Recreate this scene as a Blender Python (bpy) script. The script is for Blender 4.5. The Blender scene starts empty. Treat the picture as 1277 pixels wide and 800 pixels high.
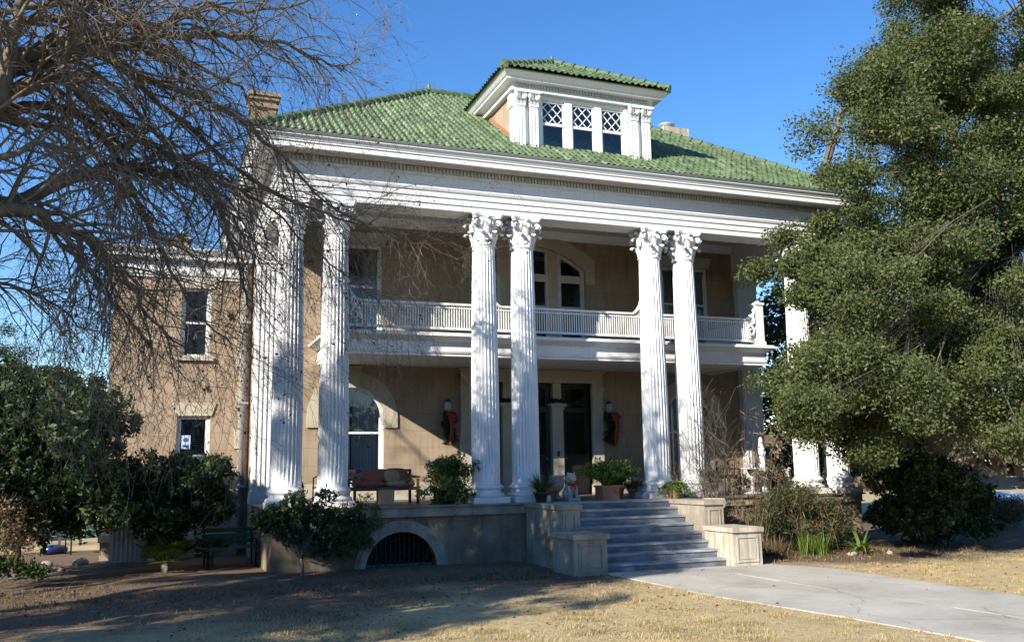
import bpy, math, random
import numpy as np
from mathutils import Vector, Matrix
from math import radians as Rd, sin, cos, pi

random.seed(7); RNG = np.random.default_rng(11)
SC = bpy.context.scene
COL = SC.collection

# ------------------------------------------------------------------ camera
F_PX, PITCH, ROLL, YAW = 1139.9, 0.1591, -0.0158, 0.3673
CAM = Vector((-9.9997, -20.5594, 0.7971))
fw = Vector((sin(YAW)*cos(PITCH), cos(YAW)*cos(PITCH), sin(PITCH)))
r0 = Vector((cos(YAW), -sin(YAW), 0)); u0 = r0.cross(fw)
rt = cos(ROLL)*r0 + sin(ROLL)*u0; up = -sin(ROLL)*r0 + cos(ROLL)*u0
cd = bpy.data.cameras.new('camera'); cam = bpy.data.objects.new('camera', cd); COL.objects.link(cam)
cam.matrix_world = Matrix(((rt.x, up.x, -fw.x, CAM.x), (rt.y, up.y, -fw.y, CAM.y), (rt.z, up.z, -fw.z, CAM.z), (0, 0, 0, 1)))
cd.sensor_width = 36; cd.lens = 36*F_PX/1277; cd.clip_end = 2000; cd.clip_start = 0.1
SC.camera = cam

# ------------------------------------------------------------------ sun and sky
TRAVEL = Vector((1.67, 1.0, -0.97)).normalized()
ELEV = math.asin(-TRAVEL.z); AZ = math.atan2(-TRAVEL.x, -TRAVEL.y)
w = bpy.data.worlds.new('World'); SC.world = w; w.use_nodes = True
nt = w.node_tree; bg = nt.nodes['Background']
sky = nt.nodes.new('ShaderNodeTexSky'); sky.sky_type = 'NISHITA'; sky.sun_disc = False
sky.sun_elevation = ELEV; sky.sun_rotation = AZ % (2*pi); sky.air_density = 1.0; sky.dust_density = 0.0; sky.ozone_density = 2.5; sky.altitude = 300
hs = nt.nodes.new('ShaderNodeHueSaturation'); hs.inputs['Saturation'].default_value = 1.28; hs.inputs['Hue'].default_value = 0.507; hs.inputs['Value'].default_value = 1.15; nt.links.new(sky.outputs[0], hs.inputs['Color']); nt.links.new(hs.outputs[0], bg.inputs[0]); bg.inputs[1].default_value = 0.108
sd = bpy.data.lights.new('sun', 'SUN'); sd.energy = 5.0; sd.angle = Rd(0.5); sd.color = (1.0, 0.93, 0.82)
sun = bpy.data.objects.new('sun', sd); COL.objects.link(sun); sun.location = (-30, -20, 30)
sun.rotation_euler = TRAVEL.to_track_quat('-Z', 'Y').to_euler()
SC.view_settings.view_transform = 'Standard'; SC.view_settings.look = 'None'
SC.view_settings.exposure = 0.86; SC.view_settings.gamma = 1
SC.render.engine = 'CYCLES'; SC.cycles.max_bounces = 6; SC.cycles.diffuse_bounces = 1; SC.cycles.transparent_max_bounces = 8
SC.cycles.use_denoising = True

def at(x, y, Y):
    """photo pixel -> point on the vertical plane of depth Y"""
    d = F_PX*fw + rt*(x-638.5) + up*(400-y)
    return CAM + d*((Y-CAM.y)/d.y)
def atz(x, y, z=-1.35):
    d = F_PX*fw + rt*(x-638.5) + up*(400-y)
    return CAM + d*((z-CAM.z)/d.z)
def proj_np(P):
    D = P-np.array(CAM); f = D@np.array(fw)
    return 638.5+F_PX*(D@np.array(rt))/f, 400-F_PX*(D@np.array(up))/f
GZ = -1.35

# ------------------------------------------------------------------ materials
def new_mat(name):
    m = bpy.data.materials.new(name); m.use_nodes = True
    return m, m.node_tree, m.node_tree.nodes['Principled BSDF']
def N(nt, t, **kw):
    n = nt.nodes.new('ShaderNode'+t)
    for k, v in kw.items():
        if hasattr(n, k): setattr(n, k, v)
        else: n.inputs[k.replace('_', ' ')].default_value = v
    return n
def ramp(nt, src, stops):
    r = nt.nodes.new('ShaderNodeValToRGB'); e = r.color_ramp.elements
    while len(e) < len(stops): e.new(0.5)
    for i, (p, c) in enumerate(stops):
        e[i].position = p; e[i].color = (*c, 1)
    nt.links.new(src, r.inputs[0]); return r.outputs[0]
def mixc(nt, fac, a, b, mode='MIX'):
    n = nt.nodes.new('ShaderNodeMix'); n.data_type = 'RGBA'; n.blend_type = mode
    for i, v in ((0, fac), (6, a), (7, b)):
        if hasattr(v, 'is_output'): nt.links.new(v, n.inputs[i])
        else: n.inputs[i].default_value = v if i == 0 else (*v, 1)
    return n.outputs[2]
def math_(nt, op, a, b=0.0):
    n = nt.nodes.new('ShaderNodeMath'); n.operation = op
    for i, v in ((0, a), (1, b)):
        if hasattr(v, 'is_output'): nt.links.new(v, n.inputs[i])
        else: n.inputs[i].default_value = v
    return n.outputs[0]
def noise(nt, scale, detail=5, rough=0.6, coord='Object', stretch=None):
    tc = nt.nodes.new('ShaderNodeTexCoord'); n = nt.nodes.new('ShaderNodeTexNoise')
    n.inputs['Scale'].default_value = scale; n.inputs['Detail'].default_value = detail; n.inputs['Roughness'].default_value = rough
    src = tc.outputs[coord] if coord else nt.nodes.new('ShaderNodeNewGeometry').outputs['Position']
    if stretch:
        m = nt.nodes.new('ShaderNodeMapping'); m.inputs['Scale'].default_value = stretch
        nt.links.new(src, m.inputs[0]); src = m.outputs[0]
    nt.links.new(src, n.inputs['Vector']); return n.outputs['Fac']
def bump(nt, bsdf, h, strength=0.3, dist=0.02):
    b = nt.nodes.new('ShaderNodeBump'); b.inputs['Strength'].default_value = strength; b.inputs['Distance'].default_value = dist
    nt.links.new(h, b.inputs['Height']); nt.links.new(b.outputs[0], bsdf.inputs['Normal'])
def simple(name, c1, c2=None, scale=6, rough=0.6, b=0.15, metal=0, stretch=None, bscale=None):
    m, nt, p = new_mat(name)
    c2 = c2 or tuple(v*0.75 for v in c1)
    n = noise(nt, scale, coord=None, stretch=stretch)
    c = ramp(nt, n, [(0.3, c2), (0.68, c1)]); nt.links.new(c, p.inputs['Base Color'])
    p.inputs['Roughness'].default_value = rough; p.inputs['Metallic'].default_value = metal
    if b: bump(nt, p, noise(nt, bscale or scale*6, coord=None, stretch=stretch), b, 0.01)
    return m
M = {}
# painted timber and plaster: white with streaks of grime and a few chalky patches
m, nt, p = new_mat('white_paint'); M['white'] = m
streak = noise(nt, 3.0, 6, 0.65, None, (6, 6, 0.5)); patch = noise(nt, 1.3, 6, 0.6, None)
c = mixc(nt, ramp(nt, streak, [(0.48, (0, 0, 0)), (0.75, (0.4, 0.4, 0.4))]), (0.82, 0.82, 0.81), (0.56, 0.545, 0.50))
c = mixc(nt, ramp(nt, patch, [(0.58, (0, 0, 0)), (0.75, (0.35, 0.35, 0.35))]), c, (0.62, 0.61, 0.58))
gz = nt.nodes.new('ShaderNodeNewGeometry'); sz = nt.nodes.new('ShaderNodeSeparateXYZ'); nt.links.new(gz.outputs['Position'], sz.inputs[0])
splash = math_(nt, 'MULTIPLY', ramp(nt, math_(nt, 'ADD', math_(nt, 'MULTIPLY', sz.outputs[2], 0.55), math_(nt, 'MULTIPLY', patch, 0.9)), [(0.38, (0.8, 0.8, 0.8)), (0.85, (0, 0, 0))]), 0.6)
c = mixc(nt, splash, c, (0.42, 0.39, 0.34))
nt.links.new(c, p.inputs['Base Color']); p.inputs['Roughness'].default_value = 0.5
bump(nt, p, noise(nt, 25, 5, 0.6, None), 0.15, 0.006)
M['trim_grey'] = simple('grey_white_paint', (0.66, 0.66, 0.64), (0.5, 0.5, 0.47), 3, 0.55)
# tan stucco scored like ashlar
def stucco(name, c1, c2, axis_xz=True):
    m, nt, p = new_mat(name)
    geo = nt.nodes.new('ShaderNodeNewGeometry'); sep = nt.nodes.new('ShaderNodeSeparateXYZ'); nt.links.new(geo.outputs['Position'], sep.inputs[0])
    s = math_(nt, 'ADD', sep.outputs[0], sep.outputs[1])
    cb = nt.nodes.new('ShaderNodeCombineXYZ'); nt.links.new(s, cb.inputs[0]); nt.links.new(sep.outputs[2], cb.inputs[1])
    br = nt.nodes.new('ShaderNodeTexBrick'); nt.links.new(cb.outputs[0], br.inputs[0])
    for k, v in (('Scale', 1.0), ('Mortar Size', 0.006), ('Brick Width', 1.1), ('Row Height', 0.46), ('Mortar Smooth', 0.3)): br.inputs[k].default_value = v
    n1 = noise(nt, 1.1, 8, 0.62, None); n2 = noise(nt, 2.0, 6, 0.6, None, (4, 4, 0.4))
    c = ramp(nt, n1, [(0.3, c2), (0.7, c1)])
    c = mixc(nt, ramp(nt, n2, [(0.5, (0, 0, 0)), (0.76, (0.7, 0.7, 0.7))]), c, tuple(v*0.58 for v in c2))
    c = mixc(nt, math_(nt, 'MULTIPLY', br.outputs['Fac'], 0.6), c, tuple(v*0.5 for v in c2))
    nt.links.new(c, p.inputs['Base Color']); p.inputs['Roughness'].default_value = 0.85
    h = math_(nt, 'SUBTRACT', math_(nt, 'MULTIPLY', noise(nt, 30, 6, 0.7, None), 0.4), br.outputs['Fac'])
    bump(nt, p, h, 0.35, 0.012); return m
M['stucco'] = stucco('tan_stucco', (0.43, 0.325, 0.225), (0.33, 0.245, 0.165))
M['cream'] = simple('cream_stone', (0.56, 0.50, 0.38), (0.44, 0.38, 0.28), 2.2, 0.8, 0.3)
m, nt, p = new_mat('stained_pedestal_stone'); M['pedestal'] = m
c = ramp(nt, noise(nt, 1.9, 8, 0.65, None), [(0.3, (0.36, 0.31, 0.23)), (0.6, (0.56, 0.50, 0.39))]); c = mixc(nt, ramp(nt, noise(nt, 2.2, 7, 0.65, None, (4, 4, 0.5)), [(0.46, (0, 0, 0)), (0.7, (0.8, 0.8, 0.8))]), c, (0.20, 0.18, 0.145))
nt.links.new(c, p.inputs['Base Color']); p.inputs['Roughness'].default_value = 0.9; bump(nt, p, noise(nt, 25, 8, 0.7, None), 0.5, 0.012)
M['scrubgreen'] = None
m, nt, p = new_mat('porch_concrete'); M['concrete'] = m
a = noise(nt, 1.6, 8, 0.65, None); b_ = noise(nt, 1.5, 8, 0.65, None, (3.5, 3.5, 0.35))
c = ramp(nt, a, [(0.3, (0.20, 0.17, 0.125)), (0.5, (0.35, 0.30, 0.225)), (0.72, (0.46, 0.405, 0.315))])
c = mixc(nt, ramp(nt, b_, [(0.48, (0, 0, 0)), (0.72, (0.75, 0.75, 0.75))]), c, (0.13, 0.115, 0.10))
nt.links.new(c, p.inputs['Base Color']); p.inputs['Roughness'].default_value = 0.9; bump(nt, p, noise(nt, 22, 8, 0.7, None), 0.5, 0.015)
m, nt, p = new_mat('brown_porch_stucco'); M['porchwall'] = m
c = ramp(nt, noise(nt, 1.3, 8, 0.65, None), [(0.3, (0.12, 0.088, 0.058)), (0.5, (0.23, 0.175, 0.115)), (0.72, (0.35, 0.285, 0.20))])
c = mixc(nt, ramp(nt, noise(nt, 1.2, 8, 0.65, None, (3, 3, 0.4)), [(0.46, (0, 0, 0)), (0.7, (0.8, 0.8, 0.8))]), c, (0.09, 0.078, 0.065))
nt.links.new(c, p.inputs['Base Color']); p.inputs['Roughness'].default_value = 0.92; bump(nt, p, noise(nt, 20, 8, 0.7, None), 0.6, 0.018)
M['tread'] = simple('worn_tread_stone', (0.42, 0.425, 0.42), (0.13, 0.145, 0.165), 3.6, 0.8, 0.4, 0, (0.5, 3, 3))
m, nt, p = new_mat('blue_grey_marble'); M['marble'] = m
a = noise(nt, 2.4, 8, 0.7, None, (1, 1, 2)); 
c = ramp(nt, a, [(0.30, (0.07, 0.085, 0.105)), (0.48, (0.13, 0.155, 0.19)), (0.6, (0.20, 0.23, 0.265)), (0.7, (0.32, 0.34, 0.36))])
nt.links.new(c, p.inputs['Base Color']); p.inputs['Roughness'].default_value = 0.55; bump(nt, p, noise(nt, 14, 6, 0.7, None), 0.3, 0.01)
M['porch_paint'] = simple('grey_porch_floor', (0.15, 0.15, 0.15), (0.10, 0.10, 0.10), 4, 0.6)
# walk: weathered concrete
m, nt, p = new_mat('walk_concrete'); M['walk'] = m
a = noise(nt, 0.55, 9, 0.65, None); b_ = noise(nt, 40, 4, 0.7, None)
c = ramp(nt, a, [(0.3, (0.30, 0.27, 0.215)), (0.45, (0.43, 0.395, 0.33)), (0.56, (0.50, 0.465, 0.395)), (0.72, (0.58, 0.55, 0.47))])
c = mixc(nt, ramp(nt, b_, [(0.4, (0.0, 0, 0)), (0.75, (0.3, 0.3, 0.3))]), c, (0.22, 0.21, 0.19))
vor = nt.nodes.new('ShaderNodeTexVoronoi'); vor.feature = 'DISTANCE_TO_EDGE'; vor.inputs['Scale'].default_value = 0.42
geo = nt.nodes.new('ShaderNodeNewGeometry'); wn = nt.nodes.new('ShaderNodeTexNoise'); wn.inputs['Scale'].default_value = 2.5
nt.links.new(geo.outputs['Position'], wn.inputs[0])
va = nt.nodes.new('ShaderNodeVectorMath'); va.operation = 'MULTIPLY_ADD'; nt.links.new(wn.outputs['Color'], va.inputs[0]); va.inputs[1].default_value = (0.35, 0.35, 0); nt.links.new(geo.outputs['Position'], va.inputs[2])
nt.links.new(va.outputs[0], vor.inputs[0])
c = mixc(nt, math_(nt, 'MULTIPLY', math_(nt, 'LESS_THAN', vor.outputs['Distance'], 0.0035), 0.5), c, (0.12, 0.11, 0.09))
nt.links.new(c, p.inputs['Base Color']); p.inputs['Roughness'].default_value = 0.88; bump(nt, p, a, 0.3, 0.03)
# ground: dry lawn with a soil bed along the house
m, nt, p = new_mat('dry_ground'); M['ground'] = m
geo = nt.nodes.new('ShaderNodeNewGeometry'); sep = nt.nodes.new('ShaderNodeSeparateXYZ'); nt.links.new(geo.outputs['Position'], sep.inputs[0])
big = noise(nt, 0.35, 7, 0.65, None); fine = noise(nt, 9, 8, 0.75, None); tiny = noise(nt, 60, 4, 0.8, None)
lawn = ramp(nt, fine, [(0.3, (0.33, 0.235, 0.11)), (0.5, (0.54, 0.41, 0.21)), (0.72, (0.69, 0.545, 0.31))])
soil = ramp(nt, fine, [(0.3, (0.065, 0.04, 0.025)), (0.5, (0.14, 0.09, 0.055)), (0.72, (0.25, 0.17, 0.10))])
# bed edge: y > -4.6, wider (towards the camera) on the left of the walk
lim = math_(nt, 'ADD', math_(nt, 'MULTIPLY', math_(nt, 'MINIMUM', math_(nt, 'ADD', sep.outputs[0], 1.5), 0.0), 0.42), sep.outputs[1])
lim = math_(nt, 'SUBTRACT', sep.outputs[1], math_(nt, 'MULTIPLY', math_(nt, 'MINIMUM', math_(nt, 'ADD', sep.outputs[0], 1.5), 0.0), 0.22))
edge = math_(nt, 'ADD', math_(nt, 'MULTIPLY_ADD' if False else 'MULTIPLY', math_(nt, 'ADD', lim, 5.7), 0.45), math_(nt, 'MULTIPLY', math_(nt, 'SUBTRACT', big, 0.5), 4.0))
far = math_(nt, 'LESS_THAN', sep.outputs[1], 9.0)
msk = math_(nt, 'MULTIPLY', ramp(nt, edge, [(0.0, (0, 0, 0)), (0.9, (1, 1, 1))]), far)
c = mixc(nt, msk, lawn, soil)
c = mixc(nt, ramp(nt, tiny, [(0.45, (0, 0, 0)), (0.7, (0.5, 0.5, 0.5))]), c, (0.16, 0.11, 0.06))
gr = ramp(nt, noise(nt, 0.9, 5, 0.6, None), [(0.55, (0, 0, 0)), (0.75, (0.5, 0.5, 0.5))])
c = mixc(nt, gr, c, (0.14, 0.15, 0.06))
nt.links.new(c, p.inputs['Base Color']); p.inputs['Roughness'].default_value = 1.0; bump(nt, p, fine, 0.9, 0.05)
# glazed green roof tile, colour changes from tile to tile
m, nt, p = new_mat('green_glazed_tile'); M['tile'] = m
uv = nt.nodes.new('ShaderNodeUVMap'); fl = nt.nodes.new('ShaderNodeVectorMath'); fl.operation = 'FLOOR'; nt.links.new(uv.outputs[0], fl.inputs[0])
wnn = nt.nodes.new('ShaderNodeTexWhiteNoise'); wnn.noise_dimensions = '3D'; nt.links.new(fl.outputs[0], wnn.inputs[0])
c = ramp(nt, wnn.outputs[0], [(0.0, (0.062, 0.10, 0.045)), (0.35, (0.088, 0.14, 0.058)), (0.7, (0.115, 0.172, 0.074)), (0.9, (0.15, 0.20, 0.095)), (1.0, (0.21, 0.24, 0.14))])
c = mixc(nt, ramp(nt, noise(nt, 0.9, 6, 0.65, None), [(0.5, (0, 0, 0)), (0.72, (0.4, 0.4, 0.4))]), c, (0.13, 0.135, 0.075))
mp = nt.nodes.new('ShaderNodeMapping'); mp.inputs['Scale'].default_value = (0.9, 0.07, 1); nt.links.new(uv.outputs[0], mp.inputs[0]); ns = nt.nodes.new('ShaderNodeTexNoise'); ns.inputs['Scale'].default_value = 1.0; ns.inputs['Detail'].default_value = 6; nt.links.new(mp.outputs[0], ns.inputs['Vector'])
c = mixc(nt, ramp(nt, ns.outputs['Fac'], [(0.5, (0, 0, 0)), (0.7, (0.65, 0.65, 0.65))]), c, (0.045, 0.06, 0.03))
c = mixc(nt, ramp(nt, noise(nt, 2.6, 6, 0.75, None), [(0.6, (0, 0, 0)), (0.68, (0.7, 0.7, 0.7))]), c, (0.24, 0.25, 0.18))
c = mixc(nt, ramp(nt, noise(nt, 14, 5, 0.7, None), [(0.5, (0, 0, 0)), (0.75, (0.45, 0.45, 0.45))]), c, (0.09, 0.085, 0.05))
nt.links.new(c, p.inputs['Base Color']); p.inputs['Roughness'].default_value = 0.38; bump(nt, p, noise(nt, 30, 4, 0.6, None), 0.2, 0.01)
M['ridge'] = simple('ridge_tile', (0.12, 0.19, 0.08), (0.06, 0.075, 0.04), 7, 0.45, 0.3)
M['brick'] = simple('chimney_masonry', (0.36, 0.25, 0.16), (0.22, 0.15, 0.10), 6, 0.9, 0.6)
M['flashing'] = simple('copper_flashing', (0.42, 0.17, 0.09), (0.3, 0.12, 0.07), 5, 0.7)
M['metal'] = simple('grey_metal', (0.42, 0.43, 0.45), (0.3, 0.31, 0.33), 5, 0.45, 0.1, 0.3, (4, 4, 0.6))
M['dark'] = simple('dark_stain', (0.02, 0.018, 0.016), (0.012, 0.011, 0.01), 4, 0.45)
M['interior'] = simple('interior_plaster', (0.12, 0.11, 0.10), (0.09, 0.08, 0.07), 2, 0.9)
M['curtain'] = simple('lace_curtain', (0.82, 0.80, 0.76), (0.7, 0.68, 0.64), 3, 0.9)
M['blind'] = simple('slat_blind', (0.42, 0.41, 0.38), (0.33, 0.32, 0.3), 3, 0.6)
M['terracotta'] = simple('terracotta', (0.42, 0.19, 0.115), (0.33, 0.13, 0.075), 6, 0.8, 0.3)
M['darkpot'] = simple('dark_glazed_pot', (0.03, 0.028, 0.025), None, 6, 0.4)
M['stone'] = simple('pale_cast_stone', (0.55, 0.50, 0.42), (0.36, 0.32, 0.26), 9, 0.9, 0.5)
M['marblewhite'] = simple('white_statue', (0.82, 0.82, 0.80), (0.7, 0.7, 0.68), 5, 0.6)
M['red'] = simple('red_ribbon', (0.32, 0.014, 0.012), (0.2, 0.01, 0.01), 8, 0.55)
M['orange'] = simple('orange_ribbon', (0.34, 0.05, 0.015), (0.24, 0.03, 0.012), 8, 0.55)
M['rust'] = simple('rust_cushion', (0.36, 0.11, 0.06), (0.24, 0.07, 0.04), 14, 0.95, 0.4)
M['tancloth'] = simple('tan_cushion', (0.46, 0.30, 0.17), (0.33, 0.2, 0.11), 14, 0.95, 0.4)
M['wood'] = simple('brown_wood', (0.12, 0.06, 0.035), (0.07, 0.035, 0.02), 5, 0.6, 0.3, 0, (1, 1, 6))
M['iron'] = simple('wrought_iron', (0.015, 0.015, 0.015), None, 9, 0.5)
M['teal'] = simple('teal_paint', (0.03, 0.18, 0.20), None, 9, 0.5)
M['greenpaint'] = simple('green_paint', (0.02, 0.13, 0.09), None, 6, 0.5)
M['bluecar'] = simple('blue_car_paint', (0.015, 0.04, 0.16), None, 2, 0.25, 0)
M['roofblue'] = simple('carport_roof', (0.56, 0.61, 0.67), (0.46, 0.51, 0.57), 1, 0.5, 0.1)
M['roofbeige'] = simple('beige_shingle', (0.38, 0.33, 0.26), (0.3, 0.26, 0.2), 5, 0.95, 0.4)
M['sidingbeige'] = simple('beige_siding', (0.5, 0.45, 0.36), None, 1, 0.8)
M['rubber'] = simple('tyre', (0.02, 0.02, 0.02), None, 5, 0.9)
M['sticker'] = simple('pale_sticker', (0.55, 0.70, 0.85), (0.5, 0.62, 0.8), 10, 0.5, 0)
M['stickerblue'] = simple('sticker_print', (0.05, 0.15, 0.45), None, 10, 0.5, 0)
M['rock'] = simple('limestone', (0.42, 0.38, 0.32), (0.26, 0.23, 0.19), 5, 0.95, 0.6)
M['lampglass'] = simple('frosted_glass', (0.45, 0.46, 0.46), None, 5, 0.3, 0)
M['soilpot'] = simple('potting_soil', (0.05, 0.035, 0.02), None, 20, 1)
# window glass: thin, fresnel reflection over a clear pane
m = bpy.data.materials.new('window_glass'); m.use_nodes = True; nt = m.node_tree; M['glass'] = m
nt.nodes.remove(nt.nodes['Principled BSDF']); out = nt.nodes['Material Output']
fr = nt.nodes.new('ShaderNodeFresnel'); fr.inputs[0].default_value = 1.5
g = nt.nodes.new('ShaderNodeBsdfGlossy'); g.inputs['Roughness'].default_value = 0.015
t = nt.nodes.new('ShaderNodeBsdfTransparent'); t.inputs[0].default_value = (0.88, 0.91, 0.92, 1)
fb = math_(nt, 'MULTIPLY', fr.outputs[0], 1.1); mx = nt.nodes.new('ShaderNodeMixShader')
nt.links.new(fb, mx.inputs[0]); nt.links.new(t.outputs[0], mx.inputs[1]); nt.links.new(g.outputs[0], mx.inputs[2]); nt.links.new(mx.outputs[0], out.inputs[0])
def leafmat(name, stops, rough=0.5, trans=0.25):
    m = bpy.data.materials.new(name); m.use_nodes = True; nt = m.node_tree; p = nt.nodes['Principled BSDF']; out = nt.nodes['Material Output']
    geo = nt.nodes.new('ShaderNodeNewGeometry'); c = ramp(nt, geo.outputs['Random Per Island'], stops)
    c = mixc(nt, ramp(nt, noise(nt, 1.2, 3, 0.6, None), [(0.35, (0, 0, 0)), (0.7, (1, 1, 1))]), c, mixc(nt, 1.0, c, (0.62, 0.66, 0.6), 'MULTIPLY'))
    nt.links.new(c, p.inputs['Base Color']); p.inputs['Roughness'].default_value = rough
    tr = nt.nodes.new('ShaderNodeBsdfTranslucent'); nt.links.new(c, tr.inputs[0]); mx = nt.nodes.new('ShaderNodeMixShader'); mx.inputs[0].default_value = trans
    nt.links.new(p.outputs[0], mx.inputs[1]); nt.links.new(tr.outputs[0], mx.inputs[2]); nt.links.new(mx.outputs[0], out.inputs[0]); return m
M['oakleaf'] = leafmat('live_oak_leaf', [(0, (0.052, 0.078, 0.02)), (0.45, (0.10, 0.135, 0.032)), (0.8, (0.155, 0.18, 0.048)), (0.92, (0.17, 0.16, 0.08)), (1, (0.25, 0.23, 0.17))], 0.75, 0.35)
M['darkleaf'] = leafmat('dark_glossy_leaf', [(0, (0.018, 0.035, 0.013)), (0.6, (0.04, 0.07, 0.022)), (1, (0.09, 0.13, 0.04))], 0.5)
M['magleaf'] = leafmat('evergreen_leaf', [(0, (0.025, 0.055, 0.016)), (0.6, (0.06, 0.11, 0.03)), (0.92, (0.12, 0.18, 0.055)), (1, (0.22, 0.18, 0.07))], 0.6)
M['fernleaf'] = leafmat('fern_leaf', [(0, (0.06, 0.13, 0.02)), (0.5, (0.14, 0.24, 0.035)), (1, (0.30, 0.36, 0.07))], 0.5, 0.35)
M['greenleaf'] = leafmat('green_leaf', [(0, (0.03, 0.075, 0.015)), (0.5, (0.07, 0.13, 0.03)), (1, (0.16, 0.20, 0.05))], 0.45, 0.3)
M['scrubgreen'] = leafmat('straggly_leaf', [(0, (0.035, 0.06, 0.018)), (0.5, (0.075, 0.10, 0.03)), (0.8, (0.13, 0.12, 0.05)), (1, (0.24, 0.17, 0.09))], 0.7, 0.3)
M['dryleaf'] = leafmat('dry_leaf', [(0, (0.10, 0.06, 0.03)), (0.5, (0.20, 0.13, 0.06)), (1, (0.36, 0.26, 0.13))], 0.8, 0.2)
M['brownscrub'] = leafmat('winter_scrub', [(0, (0.09, 0.075, 0.05)), (0.5, (0.16, 0.13, 0.08)), (1, (0.24, 0.19, 0.12))], 0.9, 0.2)
M['straw'] = leafmat('dry_grass_blade', [(0, (0.36, 0.25, 0.11)), (0.5, (0.63, 0.47, 0.24)), (0.95, (0.80, 0.64, 0.38)), (1, (0.28, 0.30, 0.12))], 0.8, 0.25)
M['bark'] = simple('grey_bark', (0.19, 0.16, 0.125), (0.08, 0.067, 0.054), 9, 0.95, 0.8, 0, (1, 1, 0.4))
M['twig'] = simple('pale_twig', (0.25, 0.205, 0.155), (0.10, 0.083, 0.065), 2.5, 0.9, 0)
M['moss'] = leafmat('ball_moss', [(0, (0.05, 0.042, 0.032)), (1, (0.15, 0.115, 0.075))], 0.9, 0.1)
M['cane'] = leafmat('dry_cane', [(0, (0.13, 0.075, 0.04)), (0.5, (0.24, 0.15, 0.08)), (1, (0.42, 0.32, 0.18))], 0.8, 0.1)

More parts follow.
